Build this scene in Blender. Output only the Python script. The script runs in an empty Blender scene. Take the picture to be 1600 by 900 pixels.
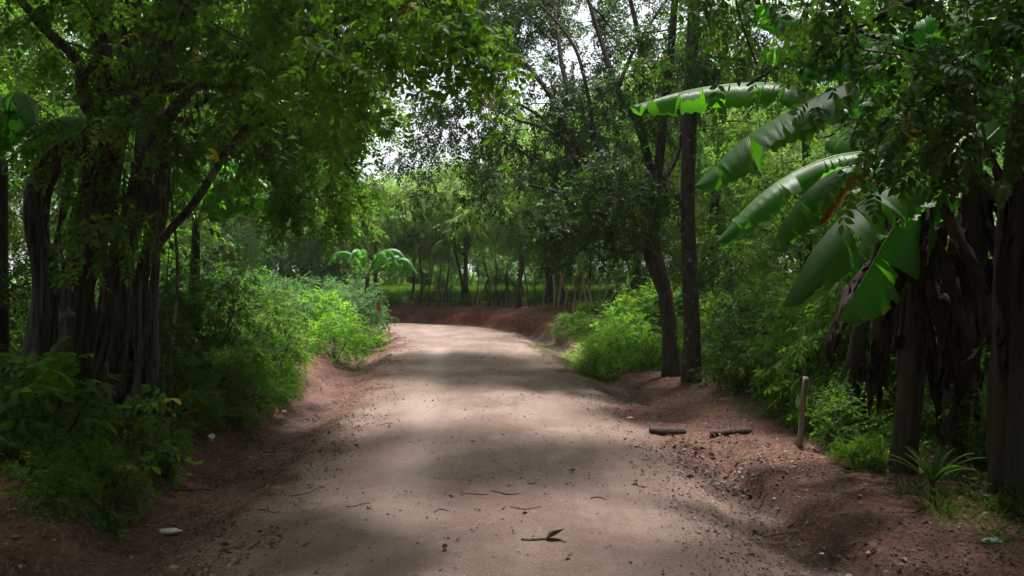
import bpy, math, random
import numpy as np
from mathutils import Vector

# ---------------------------------------------------------------- camera, sky, sun, exposure
SC = bpy.context.scene
COL = SC.collection
F = 1156.0; CX = 800.0; HZ = 425.0; EYE = 1.6
PITCH = math.atan((450.0 - HZ) / F)
cam = bpy.data.cameras.new('camera'); cam.lens = 36 * F / 1600.0; cam.sensor_width = 36
cam.clip_start = 0.05; cam.clip_end = 3000
camo = bpy.data.objects.new('camera', cam); COL.objects.link(camo)
camo.location = (0, 0, EYE); camo.rotation_euler = (math.pi / 2 - PITCH, 0, 0)
SC.camera = camo

SUN_EL, SUN_AZ = 74.0, 25.0           # degrees; azimuth from +Y, negative is towards -X
world = bpy.data.worlds.new('World'); SC.world = world; world.use_nodes = True
wn = world.node_tree.nodes; wl = world.node_tree.links
for n in list(wn): wn.remove(n)
sky = wn.new('ShaderNodeTexSky'); sky.sky_type = 'NISHITA'; sky.sun_disc = False
sky.sun_elevation = math.radians(SUN_EL); sky.sun_rotation = math.radians(SUN_AZ % 360)
sky.air_density = 1.0; sky.dust_density = 4.0; sky.ozone_density = 1.0
hs = wn.new('ShaderNodeHueSaturation'); hs.inputs['Saturation'].default_value = 0.3
bgn = wn.new('ShaderNodeBackground'); bgn.inputs['Strength'].default_value = 0.13
wo = wn.new('ShaderNodeOutputWorld')
wl.new(sky.outputs[0], hs.inputs['Color']); wl.new(hs.outputs[0], bgn.inputs[0]); wl.new(bgn.outputs[0], wo.inputs[0])

sl = bpy.data.lights.new('sun', 'SUN'); sl.energy = 5.0; sl.angle = math.radians(7.0); sl.color = (1.0, 0.955, 0.925)
so = bpy.data.objects.new('sun', sl); COL.objects.link(so)
so.rotation_euler = (math.radians(90 - SUN_EL), 0, math.radians(180 - SUN_AZ))

SC.view_settings.view_transform = 'Standard'; SC.view_settings.look = 'None'
SC.view_settings.exposure = 1.12; SC.view_settings.gamma = 1.0
SC.view_settings.use_curve_mapping = False
cy = SC.cycles
HAZE = 0.0006
cy.max_bounces = 7; cy.diffuse_bounces = 3; cy.glossy_bounces = 2; cy.transmission_bounces = 5; cy.transparent_max_bounces = 4
cy.caustics_reflective = False; cy.caustics_refractive = False
cy.use_denoising = True; cy.sample_clamp_indirect = 6.0
cy.use_adaptive_sampling = True; cy.adaptive_threshold = 0.02

# ---------------------------------------------------------------- helpers
RS = np.random.default_rng(11)
PI = math.pi
def V3(*a): return np.array(a, float)
def P(px, py, Y):
    """world point seen at photo pixel (px, py) at the real distance Y."""
    X = (px - CX) / F; Z = (450.0 - py) / F
    fw = math.cos(PITCH) + math.sin(PITCH) * Z
    z = -math.sin(PITCH) + math.cos(PITCH) * Z
    return V3(X * Y / fw, Y, EYE + z * Y / fw)

def smooth(a, b, x):
    t = np.clip((x - a) / (b - a), 0, 1); return t * t * (3 - 2 * t)

_T = np.random.default_rng(5).random((256, 256))
def vnoise(x, y):
    xi = np.floor(x).astype(int); yi = np.floor(y).astype(int)
    fx = x - xi; fy = y - yi; fx = fx * fx * (3 - 2 * fx); fy = fy * fy * (3 - 2 * fy)
    g = lambda i, j: _T[i & 255, j & 255]
    return (g(xi, yi) * (1 - fx) + g(xi + 1, yi) * fx) * (1 - fy) + (g(xi, yi + 1) * (1 - fx) + g(xi + 1, yi + 1) * fx) * fy * 1.0
def fbm(x, y, o=4):
    s = 0; a = 1.0; t = 0
    for i in range(o):
        s = s + a * (vnoise(x * 2 ** i + 17.3 * i, y * 2 ** i + 9.1 * i) - .5); t += a; a *= .5
    return s / t * 2

def mesh_obj(name, V, faces, mat, parent=None, attrs=None, smooth_sh=False, matidx=None):
    """faces: list of (M,k) int arrays. One mesh object."""
    me = bpy.data.meshes.new(name)
    V = np.asarray(V, np.float32)
    faces = [np.asarray(f, np.int32) for f in faces if len(f)]
    me.vertices.add(len(V)); me.vertices.foreach_set('co', V.ravel())
    loops = np.concatenate([f.ravel() for f in faces])
    tot = np.concatenate([np.full(len(f), f.shape[1], np.int32) for f in faces])
    start = np.concatenate([[0], np.cumsum(tot)[:-1]]).astype(np.int32)
    me.loops.add(len(loops)); me.loops.foreach_set('vertex_index', loops)
    me.polygons.add(len(tot)); me.polygons.foreach_set('loop_start', start)
    try: me.polygons.foreach_set('loop_total', tot)
    except Exception: pass
    if smooth_sh: me.polygons.foreach_set('use_smooth', np.ones(len(tot), bool))
    if matidx is not None: me.polygons.foreach_set('material_index', np.asarray(matidx, np.int32))
    me.update(calc_edges=True)
    for k, a in (attrs or {}).items():
        at = me.attributes.new(k, 'FLOAT', 'POINT'); at.data.foreach_set('value', np.asarray(a, np.float32))
    for m in (mat if isinstance(mat, (list, tuple)) else [mat]): me.materials.append(m)
    o = bpy.data.objects.new(name, me); COL.objects.link(o)
    if parent is not None:
        o.parent = parent
        o.matrix_parent_inverse.identity()
    return o

def tag(o, label=None, cat=None, group=None, kind=None):
    if label: o['label'] = label
    if cat: o['category'] = cat
    if group: o['group'] = group
    if kind: o['kind'] = kind
    return o
def thing(name, label, cat, loc=(0, 0, 0), group=None, rotz=0, scale=1):
    o = bpy.data.objects.new(name, None); COL.objects.link(o)
    o.empty_display_size = .2
    o.location = tuple(float(v) for v in loc); o.rotation_euler = (0, 0, rotz)
    o.scale = (scale,) * 3 if np.isscalar(scale) else tuple(scale)
    return tag(o, label, cat, group)
def copy_tree(o, loc=None, rotz=None, scale=None, label=None, group=None, parent=None):
    c = o.copy(); COL.objects.link(c)
    if parent is not None: c.parent = parent
    if loc is not None: c.location = tuple(float(v) for v in loc)
    if rotz is not None: c.rotation_euler = (0, 0, rotz)
    if scale is not None: c.scale = (scale,) * 3 if np.isscalar(scale) else tuple(scale)
    if label: c['label'] = label
    if group: c['group'] = group
    for ch in [x for x in bpy.data.objects if x.parent == o]: copy_tree(ch, parent=c)
    return c

class MB:
    """collects quads/tris of one mesh"""
    def __init__(s): s.v = []; s.f = {}; s.n = 0; s.a = []
    def add(s, V, Fs, a=0.0):
        V = np.asarray(V, float).reshape(-1, 3)
        for f in (Fs if isinstance(Fs, list) else [Fs]):
            f = np.asarray(f, int)
            if len(f): s.f.setdefault(f.shape[1], []).append(f + s.n)
        s.v.append(V); s.n += len(V)
        s.a.append(np.full(len(V), a) if np.isscalar(a) else np.asarray(a))
    def build(s, name, mat, parent=None, smooth_sh=True, off=None, attr='rnd'):
        V = np.concatenate(s.v)
        if off is not None: V = V - np.asarray(off)
        return mesh_obj(name, V, [np.concatenate(x) for x in s.f.values()], mat, parent, {attr: np.concatenate(s.a)}, smooth_sh)

def norm(v, ax=-1):
    return v / np.maximum(np.linalg.norm(v, axis=ax, keepdims=True), 1e-9)

def catmull(pts, per=5):
    pts = np.asarray(pts, float)
    p = np.vstack([2 * pts[0] - pts[1], pts, 2 * pts[-1] - pts[-2]]); out = []
    for i in range(1, len(p) - 2):
        for k in range(per):
            t = k / per
            out.append(.5 * ((2 * p[i]) + (-p[i - 1] + p[i + 1]) * t + (2 * p[i - 1] - 5 * p[i] + 4 * p[i + 1] - p[i + 2]) * t * t + (-p[i - 1] + 3 * p[i] - 3 * p[i + 1] + p[i + 2]) * t ** 3))
    out.append(p[-2]); return np.array(out)

def batch_tube(Pt, R, ns=3):
    """Pt (N,k,3), R (N,k) -> verts, quads"""
    N, k, _ = Pt.shape
    T = norm(np.gradient(Pt, axis=1))
    ref = np.where(np.abs(T[..., 2:3]) > .9, V3(1, 0, 0), V3(0, 0, 1))
    A = norm(np.cross(T, ref)); B = np.cross(T, A)
    th = np.arange(ns) / ns * 2 * PI
    ring = A[:, :, None] * np.cos(th)[None, None, :, None] + B[:, :, None] * np.sin(th)[None, None, :, None]
    V = Pt[:, :, None] + ring * R[:, :, None, None]
    idx = np.arange(N * k * ns).reshape(N, k, ns)
    a = idx[:, :-1, :]; b = np.roll(a, -1, 2); d = idx[:, 1:, :]; c = np.roll(d, -1, 2)
    return V.reshape(-1, 3), np.stack([a, b, c, d], -1).reshape(-1, 4)

def tube(mb, pts, radii, ns=8, rough=0.0, lobes=0, cap=True, seed=0, a=0.0):
    """a swept tube with a stable frame and uneven bark"""
    pts = np.asarray(pts, float); n = len(pts)
    radii = np.interp(np.linspace(0, 1, n), np.linspace(0, 1, len(np.atleast_1d(radii))), np.atleast_1d(radii)) if len(np.atleast_1d(radii)) != n else np.asarray(radii)
    T = norm(np.gradient(pts, axis=0))
    A = np.cross(T[0], V3(0.31, 0.95, 0.05)); A /= np.linalg.norm(A)
    fr = []
    for t in T:
        A = A - t * A.dot(t); A /= max(np.linalg.norm(A), 1e-9); fr.append(A)
    A = np.array(fr); B = np.cross(T, A)
    th = np.arange(ns) / ns * 2 * PI
    rr = np.repeat(radii[:, None], ns, 1)
    if rough or lobes:
        g = np.random.default_rng(seed + 3)
        s = np.concatenate([[0], np.cumsum(np.linalg.norm(np.diff(pts, axis=0), axis=1))])
        ph = g.random(4) * 6.28
        w = np.zeros_like(rr)
        for j, (kk, fz) in enumerate([(2, 1.3), (3, 2.9), (5, 1.1), (7, 5.0)]):
            w += np.sin(kk * th[None] + ph[j] + 1.5 * np.sin(s[:, None] * fz + ph[j])) / (j + 1.6)
        rr = rr * (1 + rough * w)
        if lobes: rr = rr * (1 + .16 * np.sin(lobes * th[None] + .8 * np.sin(s[:, None] * .8)))
    V = pts[:, None] + (A[:, None] * np.cos(th)[None, :, None] + B[:, None] * np.sin(th)[None, :, None]) * rr[..., None]
    idx = np.arange(n * ns).reshape(n, ns)
    a_ = idx[:-1]; b_ = np.roll(a_, -1, 1); d_ = idx[1:]; c_ = np.roll(d_, -1, 1)
    F4 = np.stack([a_, b_, c_, d_], -1).reshape(-1, 4)
    V = V.reshape(-1, 3)
    if cap:
        V = np.vstack([V, pts[0], pts[-1]]); i0 = n * ns; i1 = i0 + 1
        r0 = np.arange(ns); F3 = np.vstack([np.stack([np.roll(r0, -1), r0, np.full(ns, i0)], -1), np.stack([idx[-1], np.roll(idx[-1], -1), np.full(ns, i1)], -1)])
        mb.add(V, [F4, F3], a)
    else: mb.add(V, F4, a)

# ---------------------------------------------------------------- materials
def nodes_mat(name):
    m = bpy.data.materials.new(name); m.use_nodes = True
    nt = m.node_tree
    for n in list(nt.nodes): nt.nodes.remove(n)
    return m, nt.nodes, nt.links
def leaf_mat(name, c1, c2, tr=0.45, rough=.5, spec=.15, trc=None, noise=0.25, dry=None, bump=0.0, veinf=0):
    m, N, L = nodes_mat(name)
    out = N.new('ShaderNodeOutputMaterial'); at = N.new('ShaderNodeAttribute'); at.attribute_name = 'rnd'
    mx = N.new('ShaderNodeMix'); mx.data_type = 'RGBA'
    mx.inputs[6].default_value = (*c1, 1); mx.inputs[7].default_value = (*c2, 1)
    tc = N.new('ShaderNodeTexCoord'); nz = N.new('ShaderNodeTexNoise'); nz.inputs['Scale'].default_value = .9; nz.inputs['Detail'].default_value = 2
    L.new(tc.outputs['Object'], nz.inputs['Vector'])
    ad = N.new('ShaderNodeMath'); ad.operation = 'MULTIPLY_ADD'; ad.inputs[1].default_value = noise * 3; ad.inputs[2].default_value = -noise * 1.5
    L.new(nz.outputs[0], ad.inputs[0])
    a2 = N.new('ShaderNodeMath'); a2.operation = 'ADD'; a2.use_clamp = True
    L.new(ad.outputs[0], a2.inputs[0]); L.new(at.outputs['Fac'], a2.inputs[1]); L.new(a2.outputs[0], mx.inputs[0])
    col = mx.outputs[2]
    if dry is not None:
        gt = N.new('ShaderNodeMath'); gt.operation = 'GREATER_THAN'; gt.inputs[1].default_value = dry[1]
        L.new(at.outputs['Fac'], gt.inputs[0])
        m2 = N.new('ShaderNodeMix'); m2.data_type = 'RGBA'; m2.inputs[7].default_value = (*dry[0], 1)
        L.new(gt.outputs[0], m2.inputs[0]); L.new(col, m2.inputs[6]); col = m2.outputs[2]
    pr = N.new('ShaderNodeBsdfPrincipled'); pr.inputs['Roughness'].default_value = rough
    pr.inputs['Specular IOR Level'].default_value = spec
    L.new(col, pr.inputs['Base Color'])
    tl = N.new('ShaderNodeBsdfTranslucent')
    mt = N.new('ShaderNodeMix'); mt.data_type = 'RGBA'; mt.blend_type = 'MULTIPLY'; mt.inputs[0].default_value = 1
    mt.inputs[7].default_value = (*(trc or (2.2, 2.5, .9)), 1)
    L.new(col, mt.inputs[6]); L.new(mt.outputs[2], tl.inputs['Color'])
    if veinf:
        va = N.new('ShaderNodeAttribute'); va.attribute_name = 'vein'
        sn = N.new('ShaderNodeMath'); sn.operation = 'MULTIPLY'; sn.inputs[1].default_value = veinf
        si = N.new('ShaderNodeMath'); si.operation = 'SINE'
        L.new(va.outputs['Fac'], sn.inputs[0]); L.new(sn.outputs[0], si.inputs[0])
        bp = N.new('ShaderNodeBump'); bp.inputs['Strength'].default_value = .3; bp.inputs['Distance'].default_value = .0025
        L.new(si.outputs[0], bp.inputs['Height']); L.new(bp.outputs[0], pr.inputs['Normal'])
    ms = N.new('ShaderNodeMixShader'); ms.inputs[0].default_value = tr
    L.new(pr.outputs[0], ms.inputs[1]); L.new(tl.outputs[0], ms.inputs[2]); L.new(ms.outputs[0], out.inputs[0])
    return m
def ramp_mat(name, c1, c2, scale=(6, 6, 1.2), rough=.85, bump=.6, dist=.02, c3=None, c3s=2.2, c3t=.62, detail=5, spec=.25):
    m, N, L = nodes_mat(name)
    out = N.new('ShaderNodeOutputMaterial'); pr = N.new('ShaderNodeBsdfPrincipled')
    pr.inputs['Roughness'].default_value = rough; pr.inputs['Specular IOR Level'].default_value = spec
    tc = N.new('ShaderNodeTexCoord'); mp = N.new('ShaderNodeMapping'); mp.inputs['Scale'].default_value = scale
    L.new(tc.outputs['Object'], mp.inputs[0])
    nz = N.new('ShaderNodeTexNoise'); nz.inputs['Scale'].default_value = 3; nz.inputs['Detail'].default_value = detail; nz.inputs['Roughness'].default_value = .65
    L.new(mp.outputs[0], nz.inputs['Vector'])
    cr = N.new('ShaderNodeValToRGB'); cr.color_ramp.elements[0].position = .35; cr.color_ramp.elements[1].position = .68
    cr.color_ramp.elements[0].color = (*c1, 1); cr.color_ramp.elements[1].color = (*c2, 1)
    L.new(nz.outputs[0], cr.inputs[0]); col = cr.outputs[0]
    if c3:
        n2 = N.new('ShaderNodeTexNoise'); n2.inputs['Scale'].default_value = c3s; n2.inputs['Detail'].default_value = 3
        L.new(tc.outputs['Object'], n2.inputs['Vector'])
        r2 = N.new('ShaderNodeValToRGB'); r2.color_ramp.elements[0].position = c3t; r2.color_ramp.elements[1].position = c3t + .05
        L.new(n2.outputs[0], r2.inputs[0])
        mx = N.new('ShaderNodeMix'); mx.data_type = 'RGBA'; mx.inputs[7].default_value = (*c3, 1)
        L.new(r2.outputs[0], mx.inputs[0]); L.new(col, mx.inputs[6]); col = mx.outputs[2]
    L.new(col, pr.inputs['Base Color'])
    bp = N.new('ShaderNodeBump'); bp.inputs['Strength'].default_value = bump; bp.inputs['Distance'].default_value = dist
    L.new(nz.outputs[0], bp.inputs['Height']); L.new(bp.outputs[0], pr.inputs['Normal']); L.new(pr.outputs[0], out.inputs[0])
    return m

M = {}
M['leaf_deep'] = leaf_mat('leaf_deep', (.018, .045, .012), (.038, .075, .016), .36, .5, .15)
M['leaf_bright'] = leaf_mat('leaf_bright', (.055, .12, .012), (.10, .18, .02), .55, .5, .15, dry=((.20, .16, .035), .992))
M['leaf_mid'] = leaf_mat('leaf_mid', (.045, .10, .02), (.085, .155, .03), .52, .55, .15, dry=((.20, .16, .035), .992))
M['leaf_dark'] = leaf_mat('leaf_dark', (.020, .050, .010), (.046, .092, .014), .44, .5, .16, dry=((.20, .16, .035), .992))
M['leaf_blue'] = leaf_mat('leaf_blue', (.06, .13, .05), (.10, .18, .07), .45, .55, .15, trc=(1.7, 2.0, 1.2), dry=((.20, .16, .035), .992))
M['leaf_lime'] = leaf_mat('leaf_lime', (.09, .20, .02), (.15, .28, .03), .5, .5, .3, dry=((.20, .16, .035), .992))
M['leaf_far'] = leaf_mat('leaf_far', (.12, .20, .05), (.18, .27, .075), .58, .6, .2, trc=(1.7, 1.9, 1.1))
M['banana'] = leaf_mat('banana_leaf', (.04, .115, .025), (.07, .16, .03), .5, .4, .45, trc=(2.2, 3.2, .4), noise=.2, veinf=420)
M['banana_dry'] = leaf_mat('banana_yellow', (.50, .27, .035), (.22, .10, .025), .55, .6, .2, trc=(1.3, 1.1, .6), noise=1.0, veinf=900)
M['dead'] = leaf_mat('dead_leaf', (.018, .012, .009), (.06, .042, .031), .12, .8, .15, trc=(1.2, 1, .8), noise=.8)
M['litter'] = leaf_mat('litter_leaf', (.045, .028, .02), (.26, .19, .14), .1, .8, .2, trc=(1.1, 1, .9), noise=.5)
M['grass'] = leaf_mat('grass', (.06, .12, .02), (.13, .2, .04), .4, .6, .25)
M['bark'] = ramp_mat('bark', (.022, .018, .015), (.085, .07, .058), (7, 7, 1.3), bump=.8, dist=.03)
M['bark_fig'] = ramp_mat('bark_fig', (.016, .013, .011), (.14, .12, .104), (9, 9, .9), bump=1.0, dist=.05, c3=(.20, .21, .16), c3s=3.5, c3t=.62)
M['bark_pale'] = ramp_mat('bark_pale', (.026, .021, .017), (.07, .058, .048), (5, 5, 2.5), bump=.5, dist=.02, c3=(.16, .155, .13), c3s=9, c3t=.62)
M['banana_stem'] = ramp_mat('banana_stem', (.018, .018, .010), (.06, .042, .028), (14, 14, .7), rough=.6, bump=.4, dist=.01, c3=(.05, .03, .02), c3s=4, c3t=.52)
M['petiole'] = ramp_mat('petiole', (.12, .20, .05), (.20, .28, .09), (3, 3, 3), rough=.45, bump=.1, dist=.003)
M['post'] = ramp_mat('post_wood', (.13, .10, .08), (.30, .25, .20), (14, 14, 1.5), bump=.7, dist=.01)
M['deadwood'] = ramp_mat('deadwood', (.03, .018, .014), (.10, .068, .05), (9, 9, 9), bump=.9, dist=.02)
M['stone'] = ramp_mat('stone', (.35, .33, .30), (.62, .60, .56), (9, 9, 9), bump=.5, dist=.01)
M['plastic_white'] = ramp_mat('plastic_white', (.70, .70, .70), (.82, .82, .80), (20, 20, 20), rough=.4, bump=.3, dist=.004)
M['plastic_teal'] = ramp_mat('plastic_teal', (.18, .42, .38), (.45, .62, .56), (20, 20, 20), rough=.4, bump=.4, dist=.004)

# ---------------------------------------------------------------- terrain
RC = catmull([(0.30, -30), (0.12, -6), (0.0, 0), (-0.09, 4), (-.22, 6.7), (-.42, 10.6), (-.76, 14.5), (-1.06, 17.4), (-1.5, 20.0), (-2.7, 22.0), (-5.0, 22.7), (-9, 22.9), (-16, 22.8), (-40, 24)], 8)
def road_u(x, y):
    x = np.asarray(x, float); y = np.asarray(y, float); sh = x.shape
    x = x.ravel(); y = y.ravel()
    best = np.full(x.shape, 1e9); u = np.zeros(x.shape)
    for (ax, ay), (bx, by) in zip(RC[:-1], RC[1:]):
        dx, dy = bx - ax, by - ay; l2 = dx * dx + dy * dy
        t = np.clip(((x - ax) * dx + (y - ay) * dy) / l2, 0, 1)
        ex = x - ax - t * dx; ey = y - ay - t * dy
        d = np.hypot(ex, ey); s = np.where(dx * ey - dy * ex > 0, -1, 1)
        m = d < best; best = np.where(m, d, best); u = np.where(m, s * d, u)
    return u.reshape(sh)
UL = [-200, -30, -9, -5, -3.9, -3.2, -2.7, -2.5, -2.2, -1.95, -1.7, -1.0, 0, 1.0, 1.55, 1.78, 2.0, 2.16, 2.28, 2.8, 3.3, 4.5, 9, 30, 200]
ZL = [.9, .6, .48, .42, .36, .26, .05, -.17, -.25, -.20, -.09, -.025, 0, -.02, -.07, -.17, -.23, -.22, -.05, .01, .05, .10, .18, .5, 2.5]
def height(x, y, detail=True):
    x = np.asarray(x, float); y = np.asarray(y, float)
    u = road_u(x, y)
    wob = np.where(u > 0, .13, .2) * fbm(x * .7 + 3, y * .7, 3)
    ue = u + wob * smooth(1.2, 2.2, np.abs(u))
    z = np.interp(ue, UL, ZL)
    # the eroded side gully on the left at 11 to 13 m
    g = np.exp(-((y - 12.0) / 1.0) ** 2) * smooth(-6.5, -4.6, x) * smooth(2.0, 2.6, -u)
    z = z - g * np.clip(z + .12, 0, 1) * .5
    fl = smooth(6.2, 7.0, y) * (1 - smooth(9.2, 10.2, y)) * smooth(1.5, 1.8, u) * (1 - smooth(2.3, 2.7, u))
    z = z + fl * .8 * (-.08 - z)
    # outer bank of the bend
    b = smooth(14.5, 23.5, y) * np.interp(ue + .18 * fbm(x * 1.6, y * 1.6, 3), [1.95, 2.3, 3.0, 4.6], [0, .48, .72, 1.0])
    z = z * (1 - b) + b * (.50 + .012 * np.clip(ue - 3, 0, 60) + .05 * fbm(x, y, 3))
    if detail:
        edge = smooth(1.2, 1.9, np.abs(u))
        rr = 1 - 2 * np.abs(fbm(x * 1.9 + 5, y * 1.9, 3))
        rs_ = 1 - .55 * smooth(2.5, 3.0, u)
        z = z + rs_ * (.006 + .045 * edge) * fbm(x * 3.1, y * 3.1, 4) + (.0025 + .018 * edge) * fbm(x * 12, y * 12, 4) + np.where(u > 0, .018, .035) * edge * np.clip(rr, -.5, 1) * np.exp(-((np.abs(u) - 2.3) / .5) ** 2)
        # wheel tracks
        z = z - .02 * np.exp(-((np.abs(u - .1) - .78) / .22) ** 2) * (1 + .6 * fbm(x * 2, y * .6, 2))
    return z
def hz(x, y): return float(height(np.array([x]), np.array([y]))[0])
def G(px, py, dz=0.0):
    """ground point seen at a photo pixel"""
    Y = 2.5
    ys = np.concatenate([np.arange(2.5, 30, .03)])
    pts = np.array([P(px, py, q) for q in ys])
    h = height(pts[:, 0], pts[:, 1]) + dz
    k = np.argmax(pts[:, 2] <= h) if np.any(pts[:, 2] <= h) else len(ys) - 1
    return V3(pts[k, 0], pts[k, 1], h[k])

def axis_pts(segs):
    out = []
    for a, b, n in segs: out.append(np.linspace(a, b, n, endpoint=False))
    return np.concatenate(out + [[segs[-1][1]]])
yy = axis_pts([(-600, -60, 8), (-60, 1, 60), (1, 9, 190), (9, 27, 230), (27, 60, 50), (60, 200, 20), (200, 1500, 12)])
xx = axis_pts([(-1200, -60, 10), (-60, -12, 40), (-12, -5, 60), (-5, 5, 250), (5, 12, 50), (12, 60, 40), (60, 1200, 10)])
XX, YY = np.meshgrid(xx, yy, indexing='ij')
ZZ = height(XX, YY); UU = road_u(XX, YY)
gv = np.stack([XX, YY, ZZ], -1).reshape(-1, 3)
idx = np.arange(len(gv)).reshape(XX.shape)
quads = np.stack([idx[:-1, :-1], idx[1:, :-1], idx[1:, 1:], idx[:-1, 1:]], -1)
uq = .25 * (UU[:-1, :-1] + UU[1:, :-1] + UU[1:, 1:] + UU[:-1, 1:])
yq = .5 * (YY[:-1, :-1] + YY[1:, 1:]); xq = .5 * (XX[:-1, :-1] + XX[1:, 1:])
m_road = (uq > -1.9) & (uq < 1.62)
m_ditch = ((uq <= -1.9) & (uq > -2.65)) | ((uq >= 1.62) & (uq < 2.35))
m_past = (yq > 26.2) & (uq > 4)
m_gr = ~(m_road | m_ditch | m_past)

def ground_mat():
    m, N, L = nodes_mat('red_earth')
    out = N.new('ShaderNodeOutputMaterial'); pr = N.new('ShaderNodeBsdfPrincipled')
    tc = N.new('ShaderNodeTexCoord')
    def nz(s, d=5, r=.6):
        n = N.new('ShaderNodeTexNoise'); n.inputs['Scale'].default_value = s; n.inputs['Detail'].default_value = d; n.inputs['Roughness'].default_value = r
        L.new(tc.outputs['Object'], n.inputs['Vector']); return n.outputs[0]
    def mix(fac, a, b, t='MIX'):
        x = N.new('ShaderNodeMix'); x.data_type = 'RGBA'; x.blend_type = t
        for sock, v in ((0, fac), (6, a), (7, b)):
            if isinstance(v, tuple): x.inputs[sock].default_value = (*v, 1)
            elif isinstance(v, float): x.inputs[sock].default_value = v
            else: L.new(v, x.inputs[sock])
        return x.outputs[2]
    def ramp(v, a, b):
        r = N.new('ShaderNodeMapRange'); r.inputs[1].default_value = a; r.inputs[2].default_value = b; r.interpolation_type = 'SMOOTHSTEP'
        L.new(v, r.inputs[0]); return r.outputs[0]
    ra = N.new('ShaderNodeAttribute'); ra.attribute_name = 'roadness'
    wa = N.new('ShaderNodeAttribute'); wa.attribute_name = 'wet'
    red = mix(ramp(nz(2.2), .35, .65), (.060, .024, .016), (.108, .048, .032))
    red = mix(ramp(nz(30, 4), .45, .75), red, (.17, .105, .08))
    tan = mix(ramp(nz(1.1, 3), .35, .65), (.136, .091, .073), (.205, .148, .122))
    tan = mix(ramp(nz(9, 6, .7), .50, .72), tan, (.145, .088, .064))
    mpg = N.new('ShaderNodeMapping'); mpg.inputs['Scale'].default_value = (5, .55, 1); L.new(tc.outputs['Object'], mpg.inputs[0])
    ns = N.new('ShaderNodeTexNoise'); ns.inputs['Scale'].default_value = 1.6; ns.inputs['Detail'].default_value = 6; ns.inputs['Roughness'].default_value = .65; L.new(mpg.outputs[0], ns.inputs['Vector'])
    stf = N.new('ShaderNodeMath'); stf.operation = 'MULTIPLY'; stf.inputs[1].default_value = .55; L.new(ramp(ns.outputs[0], .46, .68), stf.inputs[0])
    tan = mix(stf.outputs[0], tan, (.13, .083, .062))
    tan = mix(ramp(nz(70, 3, .7), .60, .72), tan, (.38, .31, .26))
    tan = mix(ramp(nz(48, 3, .7), .62, .72), tan, (.10, .065, .048))
    rn = N.new('ShaderNodeMath'); rn.operation = 'MULTIPLY_ADD'; rn.inputs[1].default_value = .9; rn.inputs[2].default_value = -.45
    L.new(nz(3.0, 6, .7), rn.inputs[0])
    rs = N.new('ShaderNodeMath'); rs.operation = 'ADD'; L.new(rn.outputs[0], rs.inputs[0]); L.new(ra.outputs['Fac'], rs.inputs[1])
    tk = N.new('ShaderNodeAttribute'); tk.attribute_name = 'track'
    tan = mix(tk.outputs['Fac'], tan, (.265, .200, .168))
    col = mix(ramp(rs.outputs[0], .25, .8), red, tan)
    mud = mix(ramp(nz(5, 4), .4, .6), (.06, .04, .034), (.095, .068, .058))
    col = mix(wa.outputs['Fac'], col, mud)
    ca = N.new('ShaderNodeAttribute'); ca.attribute_name = 'cut'
    col = mix(ca.outputs['Fac'], col, mix(ramp(nz(4, 5), .35, .65), (.060, .017, .010), (.135, .040, .024)))
    L.new(col, pr.inputs['Base Color'])
    rr = N.new('ShaderNodeMapRange'); rr.inputs[3].default_value = .93; rr.inputs[4].default_value = .62
    L.new(wa.outputs['Fac'], rr.inputs[0]); L.new(rr.outputs[0], pr.inputs['Roughness'])
    pr.inputs['Specular IOR Level'].default_value = .3
    b1 = N.new('ShaderNodeBump'); b1.inputs['Strength'].default_value = .8; b1.inputs['Distance'].default_value = .035
    L.new(nz(24, 8, .75), b1.inputs['Height'])
    b2 = N.new('ShaderNodeBump'); b2.inputs['Strength'].default_value = .5; b2.inputs['Distance'].default_value = .008
    L.new(nz(110, 3, .6), b2.inputs['Height']); L.new(b1.outputs[0], b2.inputs['Normal']); L.new(b2.outputs[0], pr.inputs['Normal'])
    L.new(pr.outputs[0], out.inputs[0]); return m
M['earth'] = ground_mat()
M['pasture'] = ramp_mat('pasture', (.06, .12, .02), (.13, .20, .04), (.8, .8, .8), bump=.6, dist=.05)
nzr = fbm(XX * 1.3, YY * 1.3, 4)
track = np.exp(-((np.abs(UU - .1) - .78) / .24) ** 2) * (.35 + .8 * fbm(XX * 1.5, YY * .35, 3))
ua = np.abs(UU - .02)
roadness = (1 - smooth(1.0 + .45 * (1 - smooth(4, 8, YY)), 2.2 + .2 * (1 - smooth(4, 8, YY)), ua + .55 * nzr)) * 1.0
roadness = np.maximum(roadness, .3 * (1 - smooth(2.4, 4.5, np.abs(UU))) * (UU > 0) * (YY < 16))
wet = np.maximum(np.exp(-((UU + 2.28) / .17) ** 2) * (1 - .7 * smooth(7, 10, YY)), np.exp(-((UU - 1.98) / .15) ** 2) * (1 - smooth(6, 6.8, YY) * (1 - smooth(9.5, 10.5, YY)))) * smooth(-.25, .25, fbm(XX * .8 + 40, YY * .8, 3) + .12)
cut = smooth(18.5, 22, YY) * smooth(1.95, 2.2, UU) * (1 - .75 * smooth(2.5, 3.0, UU + .4 * nzr))
for nm, mk_, mt in (('road', m_road, 'earth'), ('ditch', m_ditch, 'earth'), ('ground', m_gr, 'earth'), ('pasture', m_past, 'pasture')):
    q = quads[mk_]
    used, inv = np.unique(q.ravel(), return_inverse=True)
    o = mesh_obj(nm, gv[used], [inv.reshape(-1, 4)], M[mt], None, {'roadness': roadness.ravel()[used], 'wet': wet.ravel()[used], 'cut': cut.ravel()[used], 'track': track.ravel()[used]}, True)
    tag(o, kind='structure')

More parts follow.
